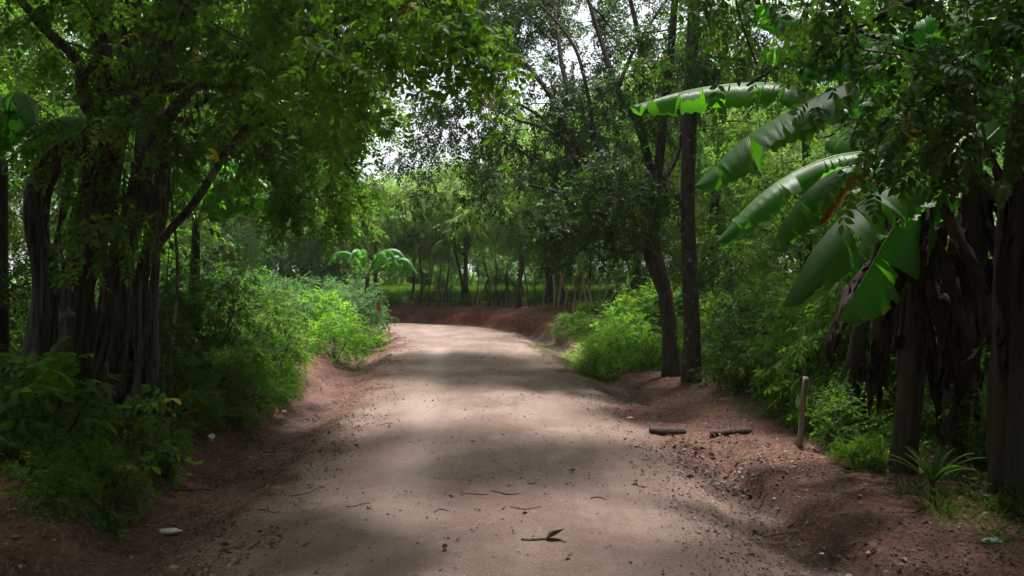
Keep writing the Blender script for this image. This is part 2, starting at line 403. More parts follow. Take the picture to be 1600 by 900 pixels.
# ---------------------------------------------------------------- leaf and sprig templates
def leaf_lo(L=1., w=.22, fold=.06, droop=.1):
    return np.array([(0, 0, 0), (L * .45, w * L, fold * L), (L, 0, -droop * L), (L * .45, -w * L, fold * L), (L * .45, 0, 0)]), [np.array([(0, 4, 2, 1), (0, 3, 2, 4)])]
def leaf_hi(L=1., w=.22, fold=.07, droop=.16):
    V = np.array([(0, 0, 0), (.28, .78 * w, fold), (.6, w * .88, fold * .8 - droop * .3), (.33, 0, .0), (.66, 0, -droop * .35), (.28, -.78 * w, fold), (.6, -w * .88, fold * .8 - droop * .3), (1, 0, -droop)]) * V3(L, L, L)
    return V, [np.array([(3, 4, 2, 1), (3, 5, 6, 4)]), np.array([(0, 3, 1), (0, 5, 3), (4, 7, 2), (4, 6, 7)])]
def place(T, org, ang, pitch=0, roll=0, s=1):
    V, Fs = T; V = V * s
    cr, sr = math.cos(roll), math.sin(roll); R1 = np.array([[1, 0, 0], [0, cr, -sr], [0, sr, cr]])
    cp, sp = math.cos(pitch), math.sin(pitch); R2 = np.array([[cp, 0, sp], [0, 1, 0], [-sp, 0, cp]])
    ca, sa = math.cos(ang), math.sin(ang); R3 = np.array([[ca, -sa, 0], [sa, ca, 0], [0, 0, 1]])
    return V @ (R3 @ R2 @ R1).T + np.asarray(org), Fs
def join(parts):
    v = []; f = {}; n = 0
    for V, Fs in parts:
        for q in Fs: f.setdefault(q.shape[1], []).append(q + n)
        v.append(V); n += len(V)
    return np.concatenate(v), [np.concatenate(x) for x in f.values()]
def rib(a, b, r=.003):
    a = np.asarray(a, float); b = np.asarray(b, float)
    V, Fq = batch_tube(np.array([[a, b]]), np.array([[r, r * .5]]), 3); return V, [Fq]
g0 = np.random.default_rng(2)
def sp_palm(L=.12, n=6, T=leaf_hi):
    return join([rib((-.02, 0, 0), (.06, 0, .0))] + [place(T(L * g0.uniform(.8, 1.1), .23), (.06, 0, 0), a + g0.uniform(-.2, .2), g0.uniform(-.1, .6), g0.uniform(-.6, .6)) for a in np.linspace(-1.7, 1.7, n)])
def sp_pin(L=.075, pairs=4, gap=.05, T=leaf_hi, w=.27):
    ps = [rib((0, 0, 0), (gap * (pairs + .5), 0, -.02), .002)]
    for i in range(pairs):
        for s in (-1, 1): ps.append(place(T(L * g0.uniform(.8, 1.1), w), (gap * (i + .6), 0, -.004 * i), s * g0.uniform(.8, 1.2), g0.uniform(.0, .4), s * g0.uniform(-.4, .4)))
    ps.append(place(T(L * 1.1, w), (gap * (pairs + .4), 0, -.02), 0, .2)); return join(ps)
def sp_simple(L=.085, n=7, T=leaf_lo, w=.24, gap=.035, spread=.9):
    ps = []
    for i in range(n):
        ps.append(place(T(L * g0.uniform(.75, 1.15), w), (gap * i, 0, 0), (1 if i % 2 else -1) * g0.uniform(.4, spread), g0.uniform(-.2, .6), g0.uniform(-.8, .8)))
    return join(ps)
def sp_feather(L=.10, pairs=8, gap=.032):
    ps = []
    for i in range(pairs):
        for s in (-1, 1): ps.append(place(leaf_lo(L * g0.uniform(.8, 1.1) * (1 - .3 * abs(i / pairs - .4)), .13, .02, .1), (gap * i, 0, -.002 * i * i), s * g0.uniform(1.0, 1.3), g0.uniform(0, .3), s * g0.uniform(-.2, .2)))
    return join(ps)
def sp_bamboo(L=.17, n=6):
    return join([place(leaf_lo(L * g0.uniform(.7, 1.15), .07, .01, .15), (.03 * i, 0, 0), g0.uniform(-.9, .9), g0.uniform(.1, .9), g0.uniform(-.5, .5)) for i in range(n)])
SPR = {'palm': sp_palm(), 'pin': sp_pin(), 'simple': sp_simple(), 'feather': sp_feather(), 'bamboo': sp_bamboo(),
       'tiny': sp_simple(.05, 9, leaf_lo, .28, .025), 'pinlo': sp_pin(.075, 4, .05, leaf_lo), 'broad': sp_simple(.15, 6, leaf_hi, .27, .035, 1.2),
       'farleaf': sp_simple(.105, 10, leaf_lo, .26, .04, 1.2)}

ALT = {'pinlo': ('simple', .95), 'simple': ('tiny', 1.15), 'farleaf': ('simple', 1.25), 'tiny': ('simple', .62), 'pin': ('broad', .55), 'palm': ('pin', 1.5), 'feather': ('tiny', 1.3), 'bamboo': ('simple', 1.0)}
def scatter(mb, spr, pos, d, n, sc, g):
    V, Fs = SPR[spr] if isinstance(spr, str) else spr
    d = norm(d); y = norm(np.cross(n, d)); z = np.cross(d, y)
    Mx = np.stack([d, y, z], -1)                                   # columns
    W = np.einsum('nij,kj->nki', Mx, V) * np.asarray(sc).reshape(-1, 1, 1) + pos[:, None]
    K = len(V); off = (np.arange(len(pos)) * K)
    r = np.repeat(g.random(len(pos)), K)
    Fa = [(f[None] + off[:, None, None]).reshape(-1, f.shape[1]) for f in Fs]
    mb.add(W.reshape(-1, 3), Fa, r)

# ---------------------------------------------------------------- tree builder
def build_tree(root, paths, clusters, spr, lmat, bmat='bark', seed=1, tip=.008, ntw=9, tl=.45, per=5, sc=1.0, droop=.15, csize=.28,
               step=.35, rexp=.5, flat=.6, trunk_ns=10, rough=.08, crown=True, outb=.8, limb_name='limb', lobes=0, twig_r=.003):
    """paths: [(pts, radii)] trunk (first) and limbs, coordinates local to root; clusters (N,3). Adds trunk, limb, crown meshes to root"""
    g = np.random.default_rng(seed)
    nodes = []; par = []; rad = []; fixed = []
    for k, (pts, rr) in enumerate(paths):
        pts = catmull(pts, 5) if len(pts) > 2 else np.asarray(pts, float)
        rr = np.interp(np.linspace(0, 1, len(pts)), np.linspace(0, 1, len(rr)), rr)
        mb = MB(); tube(mb, pts, rr, trunk_ns if k == 0 or rr[0] > .08 else 7, rough, lobes if rr[0] > .1 else 0, seed=seed + k)
        mb.build('trunk' if k == 0 else limb_name, M[bmat], root)
        base = len(nodes)
        for i, p in enumerate(pts):
            nodes.append(p); rad.append(rr[i]); fixed.append(True); par.append(base + i - 1 if i else -1)
    clusters = np.asarray(clusters, float)
    if len(clusters) == 0: return
    nn = len(nodes)
    zs = np.array([p[2] for p in nodes])
    low = zs.min() + .25 * (zs.max() - zs.min()) if zs.max() - zs.min() > 1.5 else -1e9
    dist = np.array([np.linalg.norm(np.array(nodes) - c, axis=1).min() for c in clusters])
    ends = []
    for ci in np.argsort(dist):
        c = clusters[ci]
        A = np.array(nodes); dd = np.linalg.norm(A - c, axis=1) + .7 * np.maximum(0, A[:, 2] - c[2]) + np.where(A[:, 2] < low, 2.0, 0)
        j = int(np.argmin(dd)); s = A[j]; L = np.linalg.norm(c - s)
        pd = norm(A[j] - A[par[j]]) if par[j] >= 0 else V3(0, 0, 1)
        k = max(2, int(L / step)); ctrl = s + pd * L * .35 + g.normal(0, .08 * L, 3) + V3(0, 0, .08 * L)
        last = j
        for t in np.linspace(0, 1, k + 1)[1:]:
            q = (1 - t) ** 2 * s + 2 * t * (1 - t) * ctrl + t * t * c + g.normal(0, .02, 3) * (t < 1)
            nodes.append(q); par.append(last); rad.append(0.); fixed.append(False); last = len(nodes) - 1
        ends.append(last)
    cnt = np.zeros(len(nodes)); cnt[ends] = 1
    for i in range(len(nodes) - 1, nn - 1, -1):
        if par[i] >= nn: cnt[par[i]] += cnt[i]
    R = np.array(rad)
    for i in range(nn, len(nodes)):
        pr = R[par[i]]; R[i] = min(tip * cnt[i] ** rexp, pr * (.75 if par[i] < nn else 1.0))
    A = np.array(nodes); kids = {}
    for i in range(nn, len(nodes)): kids.setdefault(par[i], []).append(i)
    mb = MB(); stack = [(p, k) for p in list(kids) if p < nn for k in kids[p]]
    while stack:
        p, k = stack.pop(); ch = [p, k]
        while True:
            ks = kids.get(ch[-1], [])
            if not ks: break
            ks = sorted(ks, key=lambda q: -cnt[q])
            for q in ks[1:]: stack.append((ch[-1], q))
            ch.append(ks[0])
        rr = R[ch].copy(); rr[0] = min(rr[0], rr[1] * 1.15)
        pts = A[ch]
        if len(pts) > 2:
            pp = catmull(pts, 2); rr = np.interp(np.linspace(0, 1, len(pp)), np.linspace(0, 1, len(rr)), rr); pts = pp
        tube(mb, pts, rr, 6 if rr[0] > .03 else 4, .05, seed=seed, cap=False)
    # twigs
    N = len(clusters); ctr = clusters.mean(0)
    c = np.repeat(clusters, ntw, 0)
    out = norm(c - ctr) * outb; dr = norm(g.normal(0, 1, c.shape) * V3(1, 1, flat) + out)
    Lt = tl * g.uniform(.5, 1.2, (len(c), 1))
    p0 = c + g.normal(0, .05, c.shape); p1 = p0 + dr * Lt * .5 + V3(0, 0, .02); p2 = p0 + dr * Lt - V3(0, 0, 1) * Lt * droop * 2 + g.normal(0, csize * .15, c.shape)
    V, Fq = batch_tube(np.stack([p0, p1, p2], 1), np.tile([twig_r, twig_r * .8, twig_r * .4], (len(c), 1)), 3)
    mb.add(V, Fq); mb.build('branch', M[bmat], root)
    t = np.repeat(np.linspace(.25, 1.0, per)[None], len(c), 0) + g.uniform(-.1, .1, (len(c), per)); t = t[..., None]
    pos = ((1 - t) ** 2 * p0[:, None] + 2 * t * (1 - t) * p1[:, None] + t * t * p2[:, None]).reshape(-1, 3)
    tg = np.repeat(norm(p2 - p0)[:, None], per, 1).reshape(-1, 3)
    d = norm(tg * .7 + g.normal(0, .55, tg.shape) + V3(0, 0, -droop * 1.5))
    n = norm(V3(0, 0, 1) + g.normal(0, .45, tg.shape))
    lb = MB(); pk = g.random(len(pos)) < .3; alt, asc = ALT.get(spr, (spr, 1.0)); size = g.uniform(.6, 1.25, len(pos)) * sc
    scatter(lb, spr, pos[~pk], d[~pk], n[~pk], size[~pk], g); scatter(lb, alt, pos[pk], d[pk], n[pk], size[pk] * asc, g)
    lb.build('crown', M[lmat], root, smooth_sh=False)

def lobe(c, r, n, g, shell=.55, under=.0):
    """n cluster centres in an ellipsoid, biased to its shell, kept at least a little apart"""
    out = []; c = np.asarray(c, float); r = np.asarray(r, float)
    while len(out) < n:
        v = g.normal(0, 1, 3); v /= np.linalg.norm(v); rr = shell + (1 - shell) * g.random() if g.random() < .75 else g.random() ** .4
        out.append(c + v * rr * r)
    return out
exec_rest = True

# ================================================================ TREES
ORD_ = ['first', 'second', 'third', 'fourth', 'fifth', 'sixth', 'seventh', 'eighth']
def path_px(seq, Y):
    """seq of (px, py[, Y]) -> world points"""
    return np.array([P(s[0], s[1], s[2] if len(s) > 2 else Y) for s in seq])
def mk_tree(name, label, base, paths, clusters, spr, lmat, group=None, cat='tree', **kw):
    r = thing(name, label, cat, base, group)
    b = np.asarray(base)
    build_tree(r, [(np.asarray(p) - b, rr) for p, rr in paths], [np.asarray(c) - b for c in clusters], spr, lmat, **kw)
    return r
def px_cl(g, n, x0, x1, y0, y1, Y0, Y1):
    """cluster centres spread through a real volume"""
    return [P(g.uniform(x0, x1), g.uniform(y0, y1), g.uniform(Y0, Y1)) for _ in range(n)]

# --- the gnarled fig on the left bank
g = np.random.default_rng(21)
b = V3(-4.0, 6.6, hz(-4.0, 6.6) - .05)
Y = 6.6
zb = lambda x, y: hz(x, y) - .12
def gp(px, Yd): x = (px - CX) / F * Yd; return V3(x, Yd, zb(x, Yd))
stems = [
 ([gp(62, 6.4)] + list(path_px([(60, 570), (70, 460), (58, 350), (66, 285), (100, 240), (150, 215), (168, 150), (150, 40), (110, -90)], 6.4)), [.20, .13, .10, .09, .09, .10, .11, .08, .06, .05]),
 ([gp(120, 6.7)] + list(path_px([(118, 540), (132, 430), (158, 330), (178, 220), (200, 90), (215, -80)], 6.7)), [.16, .10, .09, .09, .08, .08, .07]),
 ([gp(165, 6.9)] + list(path_px([(170, 520), (185, 410), (215, 300), (232, 190), (255, 70), (285, -80)], 6.9)), [.16, .11, .09, .085, .08, .07, .05]),
 ([gp(95, 6.2)] + list(path_px([(104, 560), (112, 440), (140, 330), (168, 250), (225, 130), (300, 10), (340, -80)], 6.3)), [.10, .065, .06, .06, .06, .05, .05, .04]),
 ([gp(215, 7.1)] + list(path_px([(212, 530), (220, 430), (246, 350), (252, 260), (238, 130), (250, 0)], 7.1)), [.11, .07, .06, .06, .06, .05, .04]),
 (list(path_px([(206, 470, 6.8), (250, 380, 6.6), (305, 315, 6.4), (355, 235, 6.2), (402, 175, 6.0), (424, 118, 5.9)], 6)), [.045, .038, .032, .026, .018, .01]),
 (list(path_px([(178, 215, 6.4), (135, 160, 6.3), (122, 95, 6.2), (70, 45, 6.1), (18, -20, 6.0)], 6)), [.07, .05, .045, .035, .03]),
 (list(path_px([(130, 120, 6.2), (150, 95, 6.2), (163, 70, 6.1)], 6)), [.035, .03, .012]),
 (list(path_px([(240, 210, 6.8), (330, 110, 6.2), (450, 60, 5.8), (600, 10, 5.6)], 6)), [.06, .045, .03, .02]),
 (list(path_px([(200, 150, 6.6), (300, 135, 6.2), (420, 145, 5.8), (520, 180, 5.6)], 6)), [.05, .03, .022, .012]),
 (list(path_px([(215, 60, 6.6), (330, -60, 6.6), (520, -200, 6.9), (640, -350, 7.6)], 6)), [.09, .07, .05, .03]),
]
cl = px_cl(g, 40, -80, 330, -160, 260, 7.2, 8.8) + px_cl(g, 7, 20, 260, 60, 330, 5.8, 6.2) + px_cl(g, 8, -60, 300, -140, 60, 5.6, 6.2) + px_cl(g, 44, 290, 585, -80, 220, 6.4, 9) + px_cl(g, 26, 410, 560, 130, 320, 8, 10.5)
cl += lobe((-.3, 8.2, 6.9), (2.7, 1.2, .8), 70, g) + lobe((-4.2, 6.5, 6.6), (2.6, 4.0, 1.2), 120, g, .3) + lobe((-2.6, 5.6, 6.2), (1.4, 1.4, .7), 50, g) + lobe((-4.2, 1.8, 5.6), (2.8, 3.2, 1.2), 90, g, .3) + lobe((-2.6, 4.0, 5.8), (1.5, 1.6, .7), 50, g, .3)  # extra crown lobes above the view, added to shade the near road and left bank
fig = mk_tree('fig_tree', 'gnarled grey fig tree with many fused stems and aerial roots on the left bank', b, stems, cl, 'pinlo', 'leaf_mid',
              bmat='bark_fig', seed=4, ntw=9, tl=.5, per=5, rough=.2, lobes=5, trunk_ns=20, tip=.006, sc=.95)
gg = np.random.default_rng(8)
for k in range(34):
    Yr = gg.uniform(6.1, 6.9); px = gg.uniform(60, 255); top = P(px + gg.uniform(0, 50), gg.uniform(150, 330), Yr)
    bot = V3((px - CX) / F * Yr + gg.uniform(-.1, .05), Yr, 0); bot[2] = zb(bot[0], bot[1])
    mid = [top * (1 - t) + bot * t + V3(*gg.normal(0, .035, 2), 0) for t in (0, .2, .4, .6, .8, 1)]
    mb = MB(); r0 = gg.choice([.005, .008, .012, .02, .035]); tube(mb, catmull(mid, 4), [r0 * .8, r0, r0 * 1.1, r0 * 1.4], 6, .2, seed=k)
    mb.build('aerial_root', M['bark_fig'], fig, off=b)

for k in range(9):
    a = gg.uniform(-.3, 3.4) + PI; c0 = V3((gg.uniform(60, 210) - CX) / F * 6.5, 6.5, 0); c0[2] = zb(c0[0], c0[1]) + .28
    L_ = gg.uniform(.35, .8); d_ = V3(math.cos(a), -abs(math.sin(a)), 0)
    q = []
    for t in np.linspace(0, 1, 6):
        x, y = (c0 + d_ * L_ * t)[:2]; x += .05 * math.sin(t * 7 + k); q.append(V3(x, y, (hz(x, y) + .3 * (1 - t) ** 2.2 - .01)))
    mb = MB(); tube(mb, catmull(q, 4), [.07, .05, .035, .012], 8, .2, seed=k); mb.build('buttress_root', M['bark_fig'], fig, off=b)
# --- overhanging tree at the left, trunk beside the camera, its bough hangs over the road
g = np.random.default_rng(31)
b = V3(-5.2, 3.2, hz(-5.2, 3.2) - .05)
cl = px_cl(g, 34, 420, 620, -80, 125, 4.3, 6.2) + px_cl(g, 20, 600, 715, -60, 70, 4.4, 6.0) + px_cl(g, 3, 700, 770, 60, 130, 4.8, 5.2)
cl += px_cl(g, 16, 260, 480, -60, 120, 4.8, 6.4)
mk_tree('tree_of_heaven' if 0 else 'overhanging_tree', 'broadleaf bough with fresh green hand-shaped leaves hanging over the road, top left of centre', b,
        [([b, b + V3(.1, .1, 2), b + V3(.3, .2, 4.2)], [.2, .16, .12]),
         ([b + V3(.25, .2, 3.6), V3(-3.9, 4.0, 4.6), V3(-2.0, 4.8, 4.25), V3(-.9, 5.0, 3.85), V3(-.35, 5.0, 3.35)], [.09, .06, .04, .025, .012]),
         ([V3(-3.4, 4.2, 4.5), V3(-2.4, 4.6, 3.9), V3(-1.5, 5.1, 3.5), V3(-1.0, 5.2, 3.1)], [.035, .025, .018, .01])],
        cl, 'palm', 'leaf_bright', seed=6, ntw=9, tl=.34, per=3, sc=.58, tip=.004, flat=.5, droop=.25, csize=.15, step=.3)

VG = 'thin bare vines hanging out of the left boughs'
gv_ = np.random.default_rng(66)
for k, (px, y0, y1, dx) in enumerate([(395, 0, 150, 60), (470, -20, 190, 110), (500, -20, 160, -40), (520, 0, 230, 70), (545, -10, 120, 80), (275, 60, 260, 8), (290, 100, 300, -6), (350, 60, 110, 160)]):
    Yv = gv_.uniform(5.0, 5.9); q = [P(px + dx * t + 10 * math.sin(t * 6 + k), y0 + (y1 - y0) * t ** .9, Yv + .3 * t) for t in np.linspace(0, 1, 7)]
    mb = MB(); tube(mb, catmull(q, 4), [.006, .005, .003], 5); o = mb.build('hanging_vine', M['bark_pale'], off=q[0]); o.location = tuple(q[0])
    tag(o, 'thin bare vine hanging out of the left boughs, %s from the left' % ORD_[[2, 3, 4, 5, 6, 0, 1, 7][k] if 0 else sorted([395, 470, 500, 520, 545, 275, 290, 350]).index(px)], 'vine', VG)
# --- two trees on the right verge
g = np.random.default_rng(41)
b = V3(2.58, 10.6, hz(2.58, 10.6) - .05)
cl = lobe((4.5, 10.2, 7.0), (1.7, 1.5, 1.1), 60, g) + lobe((2.6, 10.6, 6.6), (.7, .7, 1.0), 14, g) + px_cl(g, 22, 1060, 1250, -20, 120, 9.8, 11.5) + px_cl(g, 10, 1000, 1130, 40, 160, 10.8, 12)
mk_tree('straight_tree', 'straight single trunk with pale blotched bark on the right verge', b,
        [([b, P(1082, 520, 10.6), P(1077, 420, 10.6), P(1075, 300, 10.6), P(1079, 150, 10.6), P(1085, 0, 10.6), P(1088, -160, 10.6)], [.16, .115, .105, .10, .095, .085, .05])],
        cl, 'simple', 'leaf_dark', bmat='bark_pale', seed=9, ntw=9, tl=.5, per=5, sc=1.0)
b = V3(2.42, 11.2, hz(2.42, 11.2) - .05); Y = 11.4
br = [
 ([b, P(1047, 520, 11.3), P(1036, 440, 11.4), P(1022, 380, 11.5), P(1026, 300, 11.6), P(1035, 200, 11.6), P(1050, 60, 11.6), P(1060, -100, 11.6)], [.16, .12, .11, .10, .085, .075, .06, .05]),
 ([P(1038, 455, 11.4), P(1010, 385, 11.4), P(985, 340, 11.5), P(945, 290, 11.6), P(905, 235, 11.7), P(860, 150, 11.8), P(800, 75, 12.2), P(740, 20, 12.6)], [.11, .10, .09, .075, .06, .045, .03, .015]),
 ([P(950, 295, 11.6), P(930, 220, 11.8), P(885, 130, 12.2), P(870, 40, 12.6), P(860, -60, 13)], [.055, .05, .04, .03, .02]),
 ([P(965, 310, 11.6), P(915, 275, 11.8), P(870, 205, 12.3), P(825, 170, 12.8), P(775, 150, 13.2)], [.05, .045, .035, .025, .012]),
 ([P(1024, 300, 11.6), P(1000, 200, 11.8), P(965, 140, 12.1), P(935, 50, 12.6), P(900, -60, 13.2)], [.07, .06, .05, .04, .025]),
 ([P(1000, 200, 11.8), P(1003, 110, 12.2), P(990, 20, 12.6), P(960, -80, 13)], [.05, .045, .04, .025]),
 ([P(985, 345, 11.5), P(925, 330, 11.3), P(868, 300, 11.2), P(815, 285, 11.1), P(790, 260, 11.1)], [.045, .04, .03, .018, .008]),
 ([P(940, 290, 11.6), P(880, 285, 12.0), P(820, 240, 12.4), P(770, 215, 12.8)], [.04, .03, .02, .01]),
]
br += [([P(905, 235, 11.7), P(850, 200, 12.0), P(800, 185, 12.4), P(740, 150, 12.8)], [.035, .03, .02, .01]),
 ([P(930, 220, 11.8), P(915, 130, 12.0), P(890, 60, 12.2), P(820, -20, 12.6)], [.04, .03, .025, .015]),
 ([P(1026, 300, 11.6), P(1062, 230, 11.9), P(1075, 120, 12.2), P(1120, 20, 12.6)], [.05, .04, .03, .02]),
 ([P(965, 140, 12.1), P(990, 80, 12.3), P(1040, 0, 12.6)], [.04, .03, .02]),
 ([P(1010, 385, 11.4), P(975, 395, 11.2), P(930, 385, 11.1), P(890, 400, 11.0)], [.03, .025, .015, .008])]
cl = px_cl(g, 20, 880, 1040, 240, 380, 10.6, 11.4) + px_cl(g, 34, 740, 900, 90, 330, 11.2, 13.6) + px_cl(g, 76, 860, 1050, 120, 395, 11.6, 13.2) + px_cl(g, 26, 720, 880, -80, 60, 12, 14) + px_cl(g, 10, 840, 960, 300, 360, 10.8, 11.4) + px_cl(g, 70, 720, 1070, -100, 160, 12, 16) + px_cl(g, 34, 850, 1020, -60, 130, 12.5, 15)
cl += lobe((.3, 15.4, 7.8), (2.7, 1.4, 1.0), 80, g) + lobe((-.2, 15.0, 6.6), (1.5, 1.0, .7), 24, g) + px_cl(g, 34, 615, 770, 150, 310, 14, 16) + px_cl(g, 60, 640, 850, -60, 180, 13, 16)  # high lobes over the road shaped to cast its dark shade band
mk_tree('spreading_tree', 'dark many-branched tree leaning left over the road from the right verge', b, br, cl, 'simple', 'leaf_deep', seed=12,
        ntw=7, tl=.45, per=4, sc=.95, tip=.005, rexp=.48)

# --- tree whose leafy bough hangs in front of the banana leaves, trunk off to the right
g = np.random.default_rng(51)
b = V3(4.9, 3.6, hz(4.9, 3.6) - .05)
cl = px_cl(g, 26, 1260, 1620, -120, 110, 3.9, 4.8) + px_cl(g, 10, 1400, 1620, 90, 215, 3.9, 4.5) + px_cl(g, 6, 1130, 1280, -80, 60, 4.3, 5.2)
cl += lobe((4.9, 6.5, 5.6), (2.0, 3.2, 1.2), 90, g, .3) + lobe((3.4, 1.5, 6.0), (3.2, 2.6, 1.0), 80, g, .3) + lobe((.5, 5.9, 7.2), (2.4, 1.4, .7), 80, g) + lobe((3.5, 5.6, 6.2), (2.0, 1.6, .8), 130, g) + lobe((4.4, 3.8, 5.6), (1.6, 1.6, .7), 50, g)  # overhead lobes out of view, added to darken the right verge and near road
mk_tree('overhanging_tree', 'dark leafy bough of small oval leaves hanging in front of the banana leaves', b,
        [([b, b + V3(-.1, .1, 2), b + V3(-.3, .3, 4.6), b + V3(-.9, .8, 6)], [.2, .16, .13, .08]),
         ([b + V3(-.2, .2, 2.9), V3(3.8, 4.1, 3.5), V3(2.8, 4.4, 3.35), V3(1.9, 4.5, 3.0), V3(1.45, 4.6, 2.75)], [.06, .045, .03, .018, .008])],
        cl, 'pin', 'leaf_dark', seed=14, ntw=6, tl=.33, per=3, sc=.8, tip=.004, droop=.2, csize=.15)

# --- prototype trees for the two sides and the background
def proto(kind, seed, lab):
    g = np.random.default_rng(seed)
    if kind == 'round':
        H = 7.5; cl = lobe((0, 0, 5.3), (2.5, 2.5, 2.3), 75, g, .5) + lobe((1.2, .4, 3.2), (1.6, 1.6, 1.0), 22, g) + lobe((-1.3, -.3, 2.9), (1.4, 1.5, .9), 18, g)
        paths = [([V3(0, 0, -.1), V3(.1, 0, 1.6), V3(-.1, .1, 3.2), V3(.15, 0, 5.2)], [.17, .13, .11, .06]), ([V3(0, 0, 2), V3(.7, .3, 3.3), V3(1.4, .5, 4.6)], [.08, .06, .03]), ([V3(0, 0, 2.6), V3(-.8, -.2, 3.8), V3(-1.5, .1, 4.8)], [.07, .05, .03])]
        kw = dict(spr='farleaf', lmat='leaf_mid', ntw=8, tl=.6, per=4, sc=.9, tip=.009)
    elif kind == 'feather':
        cl = []
        for a in range(6):
            an = a * PI / 3 + g.uniform(-.3, .3); cl += lobe((2.5 * math.cos(an), 2.5 * math.sin(an), 3.0 + g.uniform(-.7, .9)), (1.7, 1.7, .8), 21, g, .3)
        cl += lobe((0, 0, 4.6), (2.2, 2.2, .8), 34, g)
        paths = [([V3(0, 0, -.1), V3(.15, .05, 1.0), V3(.05, 0, 2.0), V3(.3, .1, 3.4), V3(.2, 0, 4.8)], [.12, .09, .08, .06, .03])]
        for a in range(5):
            an = a * 1.26 + .3; paths.append(([V3(.05, 0, 1.7 + .1 * a), V3(.9 * math.cos(an), .9 * math.sin(an), 2.6), V3(1.9 * math.cos(an), 1.9 * math.sin(an), 3.4)], [.055, .04, .02]))
        kw = dict(spr='feather', lmat='leaf_far', ntw=9, tl=.65, per=5, sc=1.15, tip=.007, droop=.3)
    elif kind == 'tall':
        cl = lobe((0, 0, 6.2), (1.7, 1.7, 3.2), 75, g, .5) + lobe((.2, .2, 2.6), (1.4, 1.4, 1.2), 22, g)
        paths = [([V3(0, 0, -.1), V3(.1, .1, 3), V3(-.1, 0, 6), V3(.05, 0, 9)], [.15, .12, .09, .03])]
        kw = dict(spr='farleaf', lmat='leaf_mid', ntw=8, tl=.6, per=4, sc=.85, tip=.008)
    elif kind == 'pale':
        cl = lobe((0, 0, 3.6), (2.0, 1.8, 2.0), 60, g, .5) + lobe((.3, 0, 1.6), (1.4, 1.3, .9), 24, g)
        paths = [([V3(0, 0, -.1), V3(.1, 0, 1.2), V3(-.1, .1, 2.4), V3(.15, 0, 4.2)], [.10, .08, .06, .03])]
        kw = dict(spr='simple', lmat='leaf_blue', ntw=10, tl=.5, per=5, sc=1.1, tip=.007)
    r = thing(kind + '_tree' if kind != 'feather' else 'feathery_tree', lab, 'tree')
    spr = kw.pop('spr'); lm = kw.pop('lmat')
    build_tree(r, paths, cl, spr, lm, seed=seed, **kw)
    return r
PR = {'round': proto('round', 61, ''), 'feather': proto('feather', 62, ''), 'tall': proto('tall', 63, ''), 'pale': proto('pale', 64, '')}
used = set()
ORD = ['first', 'second', 'third', 'fourth', 'fifth', 'sixth', 'seventh', 'eighth', 'ninth', 'tenth', 'eleventh', 'twelfth', 'thirteenth', 'fourteenth', 'fifteenth', 'sixteenth', 'seventeenth', 'eighteenth', 'nineteenth', 'twentieth',
       'twenty-first', 'twenty-second', 'twenty-third', 'twenty-fourth', 'twenty-fifth', 'twenty-sixth', 'twenty-seventh', 'twenty-eighth', 'twenty-ninth', 'thirtieth', 'thirty-first', 'thirty-second', 'thirty-third', 'thirty-fourth', 'thirty-fifth', 'thirty-sixth', 'thirty-seventh', 'thirty-eighth', 'thirty-ninth', 'fortieth']
def put(kind, x, y, s, rz, label, group=None):
    loc = (x, y, hz(x, y) - .05); p = PR[kind]
    if kind not in used:
        used.add(kind); p.location = loc; p.rotation_euler = (0, 0, rz); p.scale = (s,) * 3; p['label'] = label
        if group: p['group'] = group
        return p
    return copy_tree(p, loc, rz, s, label, group)

# far feathery crowns beyond the bank, left to right
FG = 'feathery trees beyond the red bank'
for k, (x, y, s, rz) in enumerate([(-8.6, 28, 1.2, .4), (-4.9, 26.9, .82, 2.0), (-1.7, 27.0, .95, 1.3), (1.5, 26.6, 1.25, 2.4), (4.4, 27.0, 1.5, 5.0), (7.6, 25.5, 1.4, 3.3), (11, 28, 1.5, .2)]):
    put('feather', x, y, s, rz, '%s from the left of the spreading feathery trees beyond the red bank' % ORD[k].capitalize(), FG)
# background row closing the view
BG = 'dense trees closing the view behind the pasture'
gb = np.random.default_rng(77)
bgx = sorted([(-30, 40, 1.5, 'round'), (-26, 34, 1.4, 'tall'), (-21, 38, 1.3, 'round'), (-17, 33, 1.2, 'tall'), (-14, 40, 1.15, 'round'), (-10.5, 37, .85, 'round'), (-7, 42, .8, 'round'), (-3.6, 40, .78, 'pale'),
       (-.5, 43, .95, 'round'), (3, 40, 1.1, 'round'), (6.5, 44, 1.2, 'tall'), (10, 39, 1.25, 'round'), (14, 42, 1.4, 'round'), (18, 36, 1.3, 'tall'), (22, 40, 1.4, 'round'), (27, 36, 1.4, 'round'), (32, 41, 1.5, 'tall'),
       (-18, 52, 1.7, 'round'), (18, 54, 1.8, 'round'), (-5.2, 38, .62, 'pale'), (-1.2, 39, .9, 'pale'), (2.0, 38, 1.3, 'pale'), (5.2, 39, 1.35, 'round'), (9, 37, 1.4, 'round'), (-10.5, 33.5, 1.0, 'round'), (13, 33, 1.4, 'round'), (-14, 29, 1.2, 'round')], key=lambda t: t[0] / t[1])
for k, (x, y, s, kd) in enumerate(bgx):
    put(kd, x, y, s, gb.uniform(0, 6), 'Background tree closing the view behind the pasture, %s from the left in its row' % ORD[k], BG)
